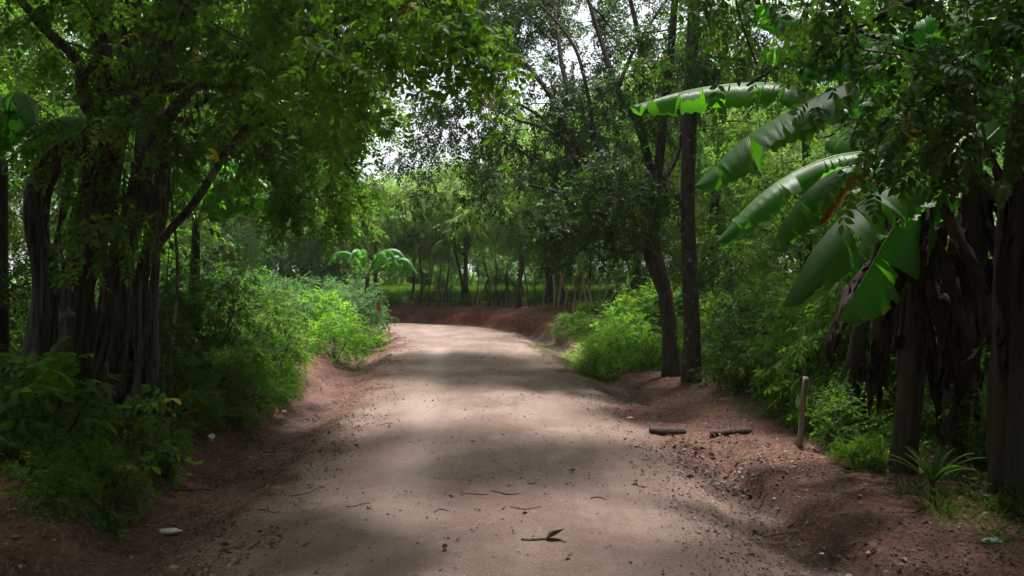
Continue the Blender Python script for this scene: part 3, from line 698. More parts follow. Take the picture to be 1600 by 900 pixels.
# left row
LG = 'trees crowding the left side of the road'
lr = [('round', -7.8, 8.6, .9, 1.0, 'dense tree directly behind the gnarled fig'),
      ('tall', -6.4, 11.5, .8, 2.0, 'shaded tree rising behind the dark undergrowth of the left bank'),
      ('round', -8.2, 14.8, .9, 3.0, 'broad tree behind the left banana leaves'),
      ('pale', -7.6, 19.2, 1.15, 4.0, 'pale grey-green tree behind the bright bushes on the left'),
      ('round', -10.2, 22.5, .95, 5.0, 'taller tree behind the pale tree on the left of the road'),
      ('pale', -7.2, 25.5, 1.3, 1.6, 'pale tree at the inside of the bend beyond the small banana plant'),
      ('tall', -11.5, 15, 1.0, .3, 'tall tree deep in the left woodland behind the fig'),
      ('tall', -12.5, 22, 1.1, .9, 'tall tree deep in the left woodland near the bend'),
      ('round', -11.5, 27, 1.1, 2.2, 'round tree in the left woodland behind the bend'),
      ('round', -10.5, 11, .9, 2.9, 'round tree at the left edge behind the fig stems')]
for k, x, y, s, rz, lb in lr: put(k, x, y, s, rz, lb, LG)
RG = 'trees crowding the right side of the road'
rr_ = [('round', 5.4, 13.5, .85, 1.9, 'bright tree behind the hedge right of the straight trunk'),
      ('tall', 4.6, 16.5, .85, 2.5, 'tree behind the two trunks on the right verge'),
      ('feather', 4.9, 20.5, 1.25, .5, 'tree beside the far end of the right fence'),
      ('tall', 7.6, 9.6, .9, 4.4, 'tree behind the banana clump'),
      ('round', 8.6, 16.5, 1.0, 5.4, 'round tree deep in the right woodland'),
      ('pale', 6.8, 12.0, .9, 3.6, 'pale tree glimpsed between the banana leaves'),
      ('tall', 12, 22, 1.2, 3.0, 'tall tree deep in the right woodland'),
      ('round', 10.6, 11.5, 1.0, 1.2, 'round tree at the right edge behind the banana stems')]
for k, x, y, s, rz, lb in rr_: put(k, x, y, s, rz, lb, RG)
# unseen trees added around and behind the viewpoint to shade it
SGp = 'unseen trees added around the viewpoint for shade'
for i, (k, x, y, s, rz) in enumerate([('round', -6.2, -.5, 1.1, 0), ('round', 5.6, -1.0, 1.1, 2), ('round', -4.2, -5.5, 1.15, 4), ('round', 4.4, -6.5, 1.15, 1), ('tall', 0.5, -11, 1.2, 3), ('round', 8.5, 4.5, 1.1, 5), ('round', -9.5, 4, 1.1, 2.5), ('tall', 3.9, -.5, .95, 1.0), ('tall', 6.8, 2.2, 1.0, 2.0), ('round', 3.1, .3, 1.3, 3.3), ('round', -3.5, .6, 1.25, 5.3), ('tall', 6.6, 6.6, 1.0, 3.0), ('tall', -7.4, 1.6, 1.0, 4.0), ('round', 9.5, 8.5, 1.1, .7), ('round', 0.2, -5.5, 1.1, 5.2), ('round', 8.5, -2.5, 1.2, 2.2), ('round', -9, -2.5, 1.2, 2.9)]):
    put(k, x, y, s, rz, 'unseen tree added around the viewpoint, its crown shading the near road', SGp)

# ================================================================ BANANA PLANTS
def banana_leaf(name, root, pts, W, mat='banana', foldA=35, foldB=35, up=(0, 0, 1), seed=0, tears=7, droop=30, off=(0, 0, 0), petiole=None, curl=0.0, rib_r=.014, nseg=64, label=None):
    """pts: midrib base -> tip; side A is T x up, side B the other; folds in degrees below the blade's plane"""
    g = np.random.default_rng(seed); off = np.asarray(off, float)
    c = catmull(np.asarray(pts) - off, 12); s = np.concatenate([[0], np.cumsum(np.linalg.norm(np.diff(c, axis=0), axis=1))]); L = s[-1]
    t = np.linspace(0, 1, nseg + 1); mid = np.stack([np.interp(t * L, s, c[:, k]) for k in range(3)], -1)
    T = norm(np.gradient(mid, axis=0)); U0 = np.asarray(up, float)
    S = norm(np.cross(T, U0)); Nn = np.cross(S, T)
    w = W * np.clip(np.sin(PI * np.clip(t * .93 + .055, 0, 1)) ** .48, 0.02, 1) * (1 - .12 * t)
    w[-1] = W * .03; w[0] = W * .12; w[-2] *= .7
    mb = MB(); vv = np.linspace(0, 1, 6); vein = []
    for side, fold in ((1, foldA), (-1, foldB)):
        cuts = sorted(set(g.integers(4, nseg - 3, tears).tolist()) | {0, nseg})
        for a, b_ in zip(cuts[:-1], cuts[1:]):
            extra = g.uniform(-20, 34); slip = g.uniform(-.05, .05); dl = droop + g.uniform(-8, 34); cut = g.uniform(.2, 1.0)
            n = b_ - a + 1; tt = np.arange(a, b_ + 1)
            Vs = np.zeros((n, 6, 3))
            for j, v in enumerate(vv):
                edge = np.ones(n)
                if a > 0: edge[0] = 1 - .05 * v - .04
                ang = np.radians(fold + (extra * v if tears else 0) + dl * v * v)
                wj = w[tt] * v * (1 + .02 * g.normal(0, 1, n) * (v == 1))
                # integrate a drooping cross-section
                dirv = S[tt] * side * math.cos(ang) - Nn[tt] * math.sin(ang)
                Vs[:, j] = mid[tt] + dirv * wj[:, None] + T[tt] * (w[tt] * v * (.28 + slip * 3))[:, None] + Nn[tt] * (.010 * np.sin(tt * 2.1 + side + 3 * v) * v + curl * v * v * w[tt])[:, None]
                if n > 2 and tears:
                    sh = (np.arange(n) / (n - 1) - .5); Vs[:, j] -= T[tt] * (sh * cut * v ** 2 * .03)[:, None]
            if tears and v > 0 and n > 1:
                q_ = np.linspace(0, 1, 5)[:, None] ** 1.5 * cut; k_ = min(2, n - 1)
                if a > 0: Vs[0, 1:] += (Vs[k_, 1:] - Vs[0, 1:]) * q_
                if b_ < nseg: Vs[-1, 1:] += (Vs[-1 - k_ // 2, 1:] - Vs[-1, 1:]) * q_ * .8
            idx = np.arange(n * 6).reshape(n, 6)
            q = np.stack([idx[:-1, :-1], idx[1:, :-1], idx[1:, 1:], idx[:-1, 1:]], -1).reshape(-1, 4)
            mb.add(Vs.reshape(-1, 3), q, g.uniform(.25, .7))
            vein.append((np.repeat(tt / nseg * L, 6)))
    o = mb.build(name, M[mat], root, True)
    at = o.data.attributes.new('vein', 'FLOAT', 'POINT'); at.data.foreach_set('value', np.concatenate(vein).astype(np.float32))
    if label: o['label'] = label
    mr = MB()
    pp = mid - Nn * rib_r * .3; rr = np.interp(t, [0, 1], [rib_r, rib_r * .15])
    if petiole is not None:
        pe = catmull(np.vstack([np.asarray(petiole) - off, pp[0]]), 5); pp = np.vstack([pe[:-1], pp]); rr = np.concatenate([np.linspace(rib_r * 1.6, rib_r, len(pe) - 1), rr])
    tube(mr, pp, rr, 6, cap=False); mr.build('midrib', M['petiole'] if mat == 'banana' else M['dead'], o)
    return o

def dead_strip(root, p, L, W, seed, mat='dead', name='dead_leaf', d=(0, 0)):
    g = np.random.default_rng(seed); n = 14
    t = np.linspace(0, 1, n); lean = np.array([d[0], d[1]]) + g.normal(0, .05, 2)
    c = np.stack([p[0] + lean[0] * np.sin(t * 1.6) , p[1] + lean[1] * np.sin(t * 1.6), p[2] + .06 * np.sin(t * 3) - L * t], -1)
    w = W * np.sin(PI * np.clip(t * .9 + .08, 0, 1)) ** .6
    a0 = g.uniform(0, 6.28); ang = a0 + .9 * np.sin(t * g.uniform(3, 8) + a0)
    V = np.zeros((n, 7, 3)); vv = np.linspace(-1, 1, 7)
    for j, v in enumerate(vv):
        V[:, j, 0] = c[:, 0] + np.cos(ang) * w * v + g.normal(0, .012, n) - np.sin(ang) * .35 * w * v * v
        V[:, j, 1] = c[:, 1] + np.sin(ang) * w * v + g.normal(0, .012, n) + np.cos(ang) * .35 * w * v * v
        V[:, j, 2] = c[:, 2] + g.normal(0, .02, n) - .1 * abs(v) ** 2 * g.uniform(.5, 1)
    idx = np.arange(n * 7).reshape(n, 7); mb = MB()
    mb.add(V.reshape(-1, 3), np.stack([idx[:-1, :-1], idx[1:, :-1], idx[1:, 1:], idx[:-1, 1:]], -1).reshape(-1, 4), g.random())
    return mb.build(name, M[mat], root)

def banana_plant(name, label, base, top, r0, group=None, seed=0, ndead=7):
    base = np.asarray(base, float); root = thing(name, label, 'banana plant', base, group)
    g = np.random.default_rng(seed); top = np.asarray(top, float)
    mid = (base + top) / 2 + V3(*g.normal(0, .03, 2), 0)
    mb = MB(); tube(mb, catmull([base - V3(0, 0, .1), base + (mid - base) * .3, mid, top], 8) - base, [r0 * 1.25, r0 * 1.05, r0, r0 * .9, r0 * .6], 14, .05, seed=seed)
    # overlapping leaf sheaths
    for k in range(6):
        a = g.uniform(0, 6.28); z0 = g.uniform(.0, .5); z1 = z0 + g.uniform(.3, .5); q = [base * (1 - z) + top * z - base + V3(math.cos(a), math.sin(a), 0) * r0 * (.55 + .35 * (1 - z)) for z in np.linspace(z0, min(z1, 1), 6)]
        tube(mb, catmull(q, 3), [r0 * .35, r0 * .42, r0 * .25], 8, .1, seed=k)
    mb.build('stem', M['banana_stem'], root)
    for k in range(ndead):
        a = g.uniform(0, 6.28); z = g.uniform(.45, 1.0)
        p = base * (1 - z) + top * z - base + V3(math.cos(a), math.sin(a), 0) * r0 * .9
        dead_strip(root, p, g.uniform(.3, .85) * max(.5, p[2] * .95), g.uniform(.025, .065), seed * 31 + k, d=(math.cos(a) * .3, math.sin(a) * .3))
    return root
BGn = 'banana plants of the clump at the right edge'
def gnd(x, y): return V3(x, y, hz(x, y))
sb = [gnd(3.33, 4.95), gnd(3.05, 5.75), gnd(3.62, 6.1), gnd(3.05, 6.9), gnd(4.3, 5.9)]
BP = [banana_plant('banana_plant', 'front banana plant at the right edge with a thick brown stem', sb[0], P(1592, 160, 4.95), .105, BGn, 1, 14),
      banana_plant('banana_plant', 'banana plant hung with dead brown leaves behind the spiky plant', sb[1], P(1450, 260, 5.75), .095, BGn, 2, 20),
      banana_plant('banana_plant', 'banana plant in the dark middle of the clump between the front two', sb[2], P(1520, 210, 6.1), .10, BGn, 3, 20),
      banana_plant('banana_plant', 'slender banana plant left of the clump, bearing the yellow dying leaf', sb[3], P(1392, 300, 6.9), .06, BGn, 4, 3),
      banana_plant('banana_plant', 'banana plant at the far right edge of the clump with upright leaves', sb[4], P(1640, 150, 5.9), .12, BGn, 5, 6)]
def lf(i, seq, W, **kw):
    pts = path_px(seq, 6); pet = kw.pop('pet', None); b = np.array(BP[i].location)
    crown = {0: P(1592, 160, 4.95), 1: P(1450, 260, 5.75), 2: P(1520, 210, 6.1), 3: P(1392, 300, 6.9), 4: P(1640, 150, 5.9)}[i]
    pe = [crown] + ([P(*q) for q in pet] if pet else [crown * .45 + pts[0] * .55 + V3(0, 0, .12)])
    return banana_leaf(kw.pop('name', 'leaf'), BP[i], pts, W, off=b, petiole=pe, seed=int(seq[0][0]), **kw)
# long leaves reaching left over the verge
lf(1, [(1330, 185, 5.9), (1250, 138, 5.95), (1170, 130, 6.0), (1080, 140, 6.05), (984, 166, 6.1)], 0.23, foldA=70, foldB=26, droop=12, tears=10)
lf(1, [(1400, 150, 5.6), (1330, 130, 5.6), (1250, 165, 5.6), (1165, 215, 5.65), (1085, 290, 5.7)], 0.33, foldA=88, foldB=30, droop=14, tears=13)
lf(3, [(1370, 235, 6.8), (1300, 245, 6.75), (1230, 275, 6.7), (1170, 320, 6.7), (1118, 378, 6.7)], 0.27, foldA=82, foldB=26, droop=18, tears=12)
lf(3, [(1375, 255, 6.6), (1310, 265, 6.4), (1260, 300, 6.3), (1225, 345, 6.3), (1203, 392, 6.3)], 0.29, foldA=78, foldB=28, droop=22, tears=14)
lf(2, [(1475, 290, 5.6), (1420, 282, 5.4), (1340, 320, 5.2), (1275, 385, 5.1), (1222, 478, 5.1)], 0.33, foldA=80, foldB=30, droop=14, tears=12)
lf(2, [(1500, 310, 5.8), (1450, 305, 5.7), (1400, 350, 5.6), (1355, 425, 5.6), (1310, 500, 5.6)], 0.37, foldA=50, foldB=70, droop=15, tears=8)
lf(3, [(1375, 280, 6.7), (1350, 262, 6.3), (1318, 288, 6.0), (1278, 352, 5.9)], .10, mat='banana_dry', foldA=60, foldB=60, droop=30, tears=5, label='yellow and brown dying leaf')
lf(1, [(1400, 120, 5.9), (1330, 75, 6.0), (1260, 62, 6.1), (1190, 78, 6.2)], 0.28, foldA=25, foldB=45, droop=20)
lf(2, [(1470, 150, 6.2), (1400, 85, 6.3), (1320, 80, 6.4), (1240, 110, 6.5)], 0.30, foldA=25, foldB=40, droop=20)
lf(1, [(1390, 60, 6.4), (1300, 30, 6.6), (1220, 10, 6.8), (1160, -10, 7.0)], 0.30, foldA=35, foldB=50, droop=20)
lf(3, [(1400, 300, 7.2), (1385, 200, 7.4), (1350, 150, 7.6), (1290, 140, 7.8)], .26, foldA=40, foldB=40, droop=20, tears=12)
lf(2, [(1530, 200, 6.4), (1500, 110, 6.6), (1440, 60, 6.8), (1370, 60, 7.0)], .28, foldA=40, foldB=40, droop=20, tears=12)
lf(2, [(1540, 220, 6.3), (1580, 190, 6.4), (1610, 230, 6.5), (1625, 330, 6.6)], .26, foldA=45, foldB=45, droop=20, tears=12)
lf(0, [(1580, 90, 5.0), (1530, 40, 5.1), (1470, 20, 5.2), (1400, 50, 5.3)], 0.29, foldA=30, foldB=45, droop=20)
lf(0, [(1575, 150, 4.9), (1540, 90, 4.7), (1510, 85, 4.6), (1480, 130, 4.5)], 0.24, foldA=30, foldB=45, droop=20)
lf(4, [(1620, 110, 5.8), (1570, 20, 5.8), (1530, -60, 5.9), (1480, -120, 6)], 0.30, foldA=35, foldB=35, droop=20)
lf(4, [(1640, 120, 5.8), (1660, 60, 5.5), (1650, 100, 5.2), (1600, 260, 5.0)], 0.27, foldA=45, foldB=55, droop=20)
lf(3, [(1398, 330, 7.0), (1385, 330, 7.2), (1345, 380, 7.4), (1310, 440, 7.6)], 0.24, foldA=35, foldB=45, droop=20)
lf(3, [(1400, 330, 7.1), (1440, 330, 7.3), (1470, 380, 7.4), (1480, 450, 7.5)], 0.24, foldA=35, foldB=45, droop=20)
lf(3, [(1395, 320, 7.0), (1380, 260, 7.3), (1340, 220, 7.7), (1290, 220, 8.1)], 0.27, foldA=30, foldB=45, droop=20)
lf(2, [(1528, 240, 6.4), (1545, 170, 6.8), (1590, 130, 7.2), (1640, 150, 7.5)], 0.30, foldA=30, foldB=45, droop=20)

def small_banana(label, base, H, n, seed, L=1.3, W=.2, lean=None, group=None):
    g = np.random.default_rng(seed); base = np.asarray(base, float)
    root = thing('banana_plant', label, 'banana plant', base, group)
    mb = MB(); top = V3(.05, .02, H); tube(mb, catmull([V3(0, 0, -.1), V3(.03, 0, H * .5), top], 6), [.09, .07, .05], 10, .05, seed=seed); mb.build('stem', M['banana_stem'], root)
    for k in range(n):
        a = k * 2.4 + g.uniform(-.3, .3) if lean is None else lean[k % len(lean)] + g.uniform(-.15, .15)
        el = g.uniform(.35, 1.2); d = V3(math.cos(a) * math.cos(el), math.sin(a) * math.cos(el), math.sin(el))
        h = V3(math.cos(a), math.sin(a), 0); l = L * g.uniform(.8, 1.1)
        p0 = top + d * .22; p1 = p0 + d * l * .35; p2 = p1 + (h * .9 + V3(0, 0, .05)) * l * .3; p3 = p2 + (h * .6 - V3(0, 0, .75)) * l * .33
        banana_leaf('leaf', root, [p0, p1, p2, p3], W * g.uniform(.85, 1.1), foldA=25, foldB=25, droop=25, seed=seed * 9 + k, petiole=[top], rib_r=.01, tears=8)
    return root
LBG = 'banana plants on the left of the road'
sbn = small_banana('small banana plant with fanned leaves just beyond the bright bushes by the bend', gnd(-3.75, 18.9), 1.7, 11, 3, 1.5, .17, [-.1, .3, -.3, .6, -.6, 2.2, -1.0, 3.3, 4.3], LBG)
dead_strip(sbn, V3(.42, -.2, 1.25), .55, .06, 5, 'banana_dry', 'hanging_leaf')['label'] = 'orange-yellow dead leaf hanging down'
small_banana('banana plant behind the fig branch with torn drooping leaves', gnd(-4.15, 9.6), 1.9, 10, 7, 1.6, .25, [-.4, .1, -.9, -.2, -1.4, .5, 2.4, 3.4, 4.4], LBG)
small_banana('banana plant at the left edge of the photo behind the fig', gnd(-5.35, 7.7), 2.3, 8, 8, 1.5, .27, [-.6, -1.2, .2, -1.8, .9, 2.4, 3.3, 4.2], LBG)

# ================================================================ SHRUBS AND LOW PLANTS
def shrub_proto(name, cat, rx, rz, n, spr, lmat, seed, **kw):
    g = np.random.default_rng(seed); r = thing(name, '', cat)
    cl = [c for c in lobe((0, 0, rz * .95), (rx, rx, rz), n, g, .5) if c[2] > .06]
    paths = [([V3(0, 0, -.08), V3(.03, 0, rz * .5), V3(0, .03, rz * 1.1)], [.022, .016, .008])]
    for k in range(3):
        a = k * 2.1; paths.append(([V3(.02 * math.cos(a), .02 * math.sin(a), -.05), V3(rx * .3 * math.cos(a), rx * .3 * math.sin(a), rz * .6), V3(rx * .6 * math.cos(a), rx * .6 * math.sin(a), rz * 1.2)], [.014, .010, .006]))
    d = dict(ntw=7, tl=.26, per=4, sc=.8, tip=.004, csize=.1, step=.2, twig_r=.002, limb_name='stem', trunk_ns=6, outb=.9); d.update(kw)
    build_tree(r, paths, cl, spr, lmat, seed=seed, **d)
    return r
SH = {'bright': shrub_proto('leafy_bush', 'bush', .75, .55, 34, 'simple', 'leaf_lime', 81, sc=.72, per=3),
      'pale': shrub_proto('pale_bush', 'bush', .8, .7, 46, 'simple', 'leaf_blue', 82, sc=.75),
      'dark': shrub_proto('dark_bush', 'bush', .8, .75, 46, 'tiny', 'leaf_dark', 83, sc=1.1),
      'mid': shrub_proto('leafy_bush', 'bush', .7, .5, 40, 'tiny', 'leaf_mid', 84, sc=1.0),
      'low': shrub_proto('low_bush', 'bush', .55, .24, 34, 'tiny', 'leaf_bright', 85, tl=.2, sc=.8),
      'bamboo': shrub_proto('bamboo_shrub', 'bush', .6, .95, 44, 'bamboo', 'leaf_mid', 86, tl=.35, droop=.35),
      'broad': shrub_proto('broadleaf_weed', 'plant', .38, .36, 16, 'broad', 'leaf_mid', 87, per=2, ntw=4, tl=.2, sc=.7)}
shused = set()
def sh(kind, x, y, s, label, group=None, rz=None, dz=0):
    p = SH[kind]; loc = (x, y, hz(x, y) - .03 + dz); rz = (x * 7.3 + y * 3.1) % 6.28 if rz is None else rz
    sc = (s,) * 3 if np.isscalar(s) else s
    if kind not in shused:
        shused.add(kind); p.location = loc; p.rotation_euler = (0, 0, rz); p.scale = sc; p['label'] = label
        if group: p['group'] = group
        return p
    return copy_tree(p, loc, rz, sc, label, group)
B1 = 'bright bushes on the left before the bend'
for k, (kd, x, y, s, lb) in enumerate([
    ('bright', -3.35, 13.9, .8, 'lime green bush at the road edge above the side gully, left'),
    ('bright', -3.75, 15.2, .95, 'lime green bush behind the nearest bright one on the left'),
    ('pale', -4.3, 16.2, .95, 'tall pale green bush behind the lime green bushes on the left'),
    ('pale', -3.85, 18.1, .95, 'pale green bush in front of the small banana plant'),
    ('low', -3.45, 16.9, 1.2, 'low grassy bush at the road edge before the small banana plant'),
    ('pale', -4.9, 14.4, 1.0, 'pale green bush at the back of the left clearing'),
    ('mid', -4.6, 13.2, 1.0, 'mid green bush above the side gully'),
    ('low', -4.2, 12.9, 1.1, 'low spreading bush on the rim of the side gully'),
    ('bright', -5.4, 15.6, 1.0, 'lime green bush set back behind the left bushes'),
    ('pale', -4.35, 19.6, 1.05, 'pale green bush left of the small banana plant by the bend')]): sh(kd, x, y, s, lb, B1)
B2 = 'shaded bushes on the left bank'
rows = [(-3.05, 6.35, .42, 'low'), (-3.3, 7.1, .6, 'mid'), (-3.0, 7.75, .6, 'mid'), (-3.1, 8.6, .62, 'mid'), (-3.15, 9.4, .7, 'low'), (-3.25, 10.1, .62, 'mid'), (-3.5, 10.7, .75, 'mid'),
        (-3.9, 7.9, .8, 'dark'), (-3.75, 8.9, .9, 'dark'), (-4.05, 9.9, 1.0, 'dark'), (-4.7, 8.6, .9, 'dark'), (-4.9, 10.6, .9, 'dark'), (-4.3, 11.2, .85, 'mid'), (-5.6, 9.4, 1.0, 'dark'), (-5.7, 11.6, .95, 'dark'), (-6.3, 13.0, 1.1, 'mid'), (-6.8, 10.6, 1.0, 'dark'), (-5.5, 7.4, .9, 'dark')]
rows.sort(key=lambda t: t[1])
for k, (x, y, s, kd) in enumerate(rows): sh(kd, x, y, s, 'shaded bush on the left bank, %s counting from the nearest toward the bend' % ORD[k], B2)
B3 = 'dark bushes along the right fence'
rows = [(3.3, 9.6, .95, 'dark'), (3.45, 8.7, .85, 'dark'), (3.2, 8.0, .7, 'bamboo'), (3.65, 7.7, 1.0, 'bamboo'), (3.3, 7.15, .55, 'bamboo'), (4.3, 8.9, 1.1, 'dark'), (4.4, 10.2, 1.2, 'dark'), (3.5, 10.9, .9, 'dark'), (3.75, 12.3, 1.1, 'mid'), (3.0, 12.2, .7, 'mid'), (4.9, 7.9, 1.1, 'mid'), (4.3, 7.2, .8, 'bamboo'), (3.1, 14.2, 1.1, 'mid'), (3.7, 15.6, 1.2, 'dark'), (5.6, 9.0, 1.2, 'mid')]
rows += [(3.9, 6.9, .8, 'bamboo'), (4.1, 5.5, .8, 'dark'), (3.5, 6.5, .45, 'mid'), (3.15, 7.35, .7, 'bamboo'), (3.0, 6.65, .5, 'mid'), (2.9, 6.05, .45, 'low')]
rows.sort(key=lambda t: t[1])
for k, (x, y, s, kd) in enumerate(rows): sh(kd, x, y, s, 'bush of the dark hedge along the right fence, %s counting from the nearest' % ORD[k], B3)
B4 = 'sunlit bushes left of the two right trunks'
for kd, x, y, s, lb in [('bright', 1.75, 13.2, (.85, .85, .62), 'sunlit lime bush at the right road edge, nearest the ditch'), ('bright', 2.15, 13.9, (.8, .8, .7), 'sunlit lime bush behind the ditch in front of the right trunks'),
    ('low', 2.2, 12.6, 1.1, 'low bright ground bush at the foot of the leaning trunk'), ('low', 1.6, 12.7, .9, 'low bright ground bush beside the wet ditch'), ('mid', 2.7, 14.6, 1.2, 'taller green bush behind the sunlit bushes on the right'),
    ('bright', 2.45, 15.2, .95, 'tall lime bush behind the sunlit ones, climbing towards the fence')]: sh(kd, x, y, s, lb, B4)
B5 = 'grey-green bushes on the right bank by the bend'
for k, (x, y, s) in enumerate([(1.5, 17.7, .62), (2.1, 18.3, .75), (1.9, 17.0, .55)]): sh('mid', x, y, (s * 1.2, s, s * .85), ['small grey-green bush beside the red cut bank', 'wider grey-green bush in front of the far fence', 'nearest grey-green bush behind the sunlit lime bush'][k], B5)
B6 = 'broad-leaved weeds in the lower left corner'
rows = [(-2.95, 4.75, .8), (-3.15, 5.1, 1.0), (-3.4, 5.5, 1.05), (-2.95, 5.45, .7), (-3.75, 5.2, 1.1), (-2.75, 5.05, .6), (-3.0, 6.0, .75)]
for k, (x, y, s) in enumerate(sorted(rows, key=lambda t: t[0] / t[1])): sh('broad' if k % 2 == 0 else 'low', x, y, s * (1 if k % 2 == 0 else .55), 'shaded weed in the lower left corner, %s from the left' % ORD[k], B6)
sh('broad', 3.4, 7.0, .8, 'broad-leaved weed under the banana clump')

for k, (x, y, s_) in enumerate([(-4.2, 26.6, .7), (-2.9, 27.3, .9), (-1.6, 26.2, .5), (-.4, 27.6, 1.0), (.9, 26.4, .6), (2.0, 27.2, 1.1), (3.0, 25.6, .9), (3.6, 23.0, .9), (3.4, 20.8, .8)]):
    sh('mid' if k % 2 else 'low', x, y, s_, 'scrubby bush growing among the fence stakes behind the red bank, %s from the left' % ORD[k], 'scrub among the fence stakes')
for k, x in enumerate(np.arange(-16, 22, 2.0)):
    sh('mid' if k % 3 else 'dark', x + .7 * math.sin(k * 5), 37 + 2 * math.sin(k * 2.3), (2.4, 2.4, 2.6), 'Thicket bush along the far edge of the pasture, %s from the left' % ORD[k], 'thicket bushes along the far edge of the pasture')
# spiky rosette by the banana stems
b = gnd(2.83, 4.95); rt = thing('spiky_plant', 'spiky rosette of long narrow leaves in front of the banana stems', 'plant', b)
mb = MB(); tube(mb, [V3(0, 0, -.05), V3(.005, 0, .08), V3(0, .005, .16)], [.022, .018, .015], 8, .1); mb.build('stem', M['bark'], rt)
g = np.random.default_rng(3)
for k in range(15):
    a = k * 2.4 + g.uniform(-.6, .6); el = g.uniform(.75, 1.5); L_ = g.uniform(.28, .42); h = V3(math.cos(a), math.sin(a), 0); c = [V3(0, 0, .14) + h * L_ * t * math.cos(el) * (1 + .3 * t) + V3(0, 0, 1) * L_ * (t * math.sin(el) - .25 * t * t * t) for t in np.linspace(0, 1, 7)]
    c = np.array(c); side = V3(-math.sin(a), math.cos(a), 0); w = .014 * np.sin(PI * np.clip(np.linspace(.25, 1, 7), 0, 1)) + .001
    Vl = np.stack([c - side * w[:, None] + V3(0, 0, .004), c, c + side * w[:, None] + V3(0, 0, .004)], 1).reshape(-1, 3); ix = np.arange(21).reshape(7, 3)
    mb = MB(); mb.add(Vl, np.stack([ix[:-1, :-1], ix[1:, :-1], ix[1:, 1:], ix[:-1, 1:]], -1).reshape(-1, 4), .5); mb.build('leaf', M['leaf_dark'], rt)

# ================================================================ FENCE POSTS AND SAPLINGS
def post(name, label, x, y, H, r, seed, group=None, lean=(0, 0), mat='post', kinks=.03, cat='post', zoff=0):
    g = np.random.default_rng(seed); b = gnd(x, y); 
    pts = [V3(lean[0] * t + g.normal(0, kinks) * (0 < t < 1), lean[1] * t + g.normal(0, kinks) * (0 < t < 1), -.15 + (H + .15) * t) for t in np.linspace(0, 1, 5)]
    mb = MB(); tube(mb, catmull(pts, 4), [r * 1.15, r, r * .9, r * .8], 9, .12, seed=seed)
    o = mb.build(name, M[mat]); o.location = tuple(b); return tag(o, label, cat, group)
q = G(1254, 698)
post('fence_post', 'short weathered wooden post on the bare right verge beside the hedge', 2.62, 6.75, .64, .027, 1, lean=(.07, 0), kinks=.005)
gf = np.random.default_rng(91); FP = []
for px in [408, 425, 452, 470, 489, 507, 519, 538]: pass
far = [(648, 25.6, 1.3, .035), (668, 25.8, 1.6, .03), (684, 25.4, 2.0, .05), (699, 25.9, 1.3, .02), (706, 25.9, 1.4, .02), (733, 25.2, 2.0, .045), (741, 25.6, 1.5, .02), (749, 25.6, 1.3, .02), (759, 25.0, 1.1, .055), (771, 25.4, 1.6, .02), (777, 25.0, 1.9, .035),
       (786, 24.8, 1.7, .03), (797, 24.6, 1.6, .03), (808, 24.2, 2.3, .11), (815, 24.2, 1.4, .035), (829, 24.0, 1.5, .03), (836, 23.8, 1.3, .03), (853, 23.4, 1.3, .03), (866, 23.2, 1.5, .05), (874, 22.9, 1.4, .045), (884, 22.4, 1.3, .04),
       (895, 22.0, 1.25, .04), (905, 21.6, 1.25, .03), (914, 21.2, 1.3, .035), (924, 20.8, 1.2, .04), (934, 20.4, 1.25, .03), (945, 20.0, 1.2, .035), (957, 19.5, 1.25, .04), (969, 19.0, 1.2, .03), (983, 18.5, 1.2, .03)]
for k, (px, Y, H, r) in enumerate(far):
    x = (px - CX) / F * Y
    pale = k >= 17
    post('fence_post' if pale else 'fence_stake', ('pale fence post behind the grey-green bushes, %s from the left' % ORD[k - 17]) if pale else ('thin dark fence stake on the red bank before the pasture, %s from the left' % ORD[k]),
         x, Y, H * .85, r * .75, 100 + k, 'pale posts of the far right fence' if pale else 'rustic stakes of the fence on the red bank', (gf.uniform(-.25, .18), gf.uniform(-.1, .1)), 'post' if pale else 'bark', .04)
for k, (a, b_) in enumerate([((-4.6, 25.9), (1.5, 23.6)), ((1.5, 23.6), (3.0, 18.3))]):
    mb = MB()
    for zz in (.45, .8, 1.1):
        pts = [V3(a[0] + (b_[0] - a[0]) * t, a[1] + (b_[1] - a[1]) * t, hz(a[0] + (b_[0] - a[0]) * t, a[1] + (b_[1] - a[1]) * t) + zz - .05 * math.sin(t * 20) ** 2) for t in np.linspace(0, 1, 24)]
        tube(mb, pts, [.004, .004], 4)
    o = mb.build('fence_wire', M['deadwood']); tag(o, ['slack fence wires strung between the stakes on the red bank', 'slack fence wires strung between the pale posts on the right'][k], 'wire')
SG = 'slim saplings behind the fence stakes'
sp = SH['mid']
for k, (px, Y, H, r) in enumerate([(655, 26.6, 1.9, .06), (690, 27, 2.0, .045), (722, 26.4, 2.0, .07), (850, 25.6, 1.8, .07), (878, 25, 1.8, .08), (912, 24, 1.9, .05), (640, 27.5, 2.0, .06), (765, 28, 2.0, .05)]):
    x = (px - CX) / F * Y; b = gnd(x, Y); g = np.random.default_rng(200 + k); ln = g.uniform(-.6, .3)
    tp = V3(ln, g.uniform(-.3, .3), H)
    mk_tree('sapling', 'slim leaning tree behind the fence stakes, %s from the left' % ORD[[2, 3, 4, 6, 7, 8, 1, 5][k] - 1], b, [([b - V3(0, 0, .1), b + tp * .35 + V3(.1, 0, 0), b + tp], [r, r * .8, r * .5])],
            [b + c for c in lobe((tp[0], tp[1], H + .7), (1.2, 1.2, .7), 16, g, .3)], 'simple', 'leaf_mid', SG, seed=k, ntw=6, tl=.5, per=4, sc=1.2, twig_r=.004)

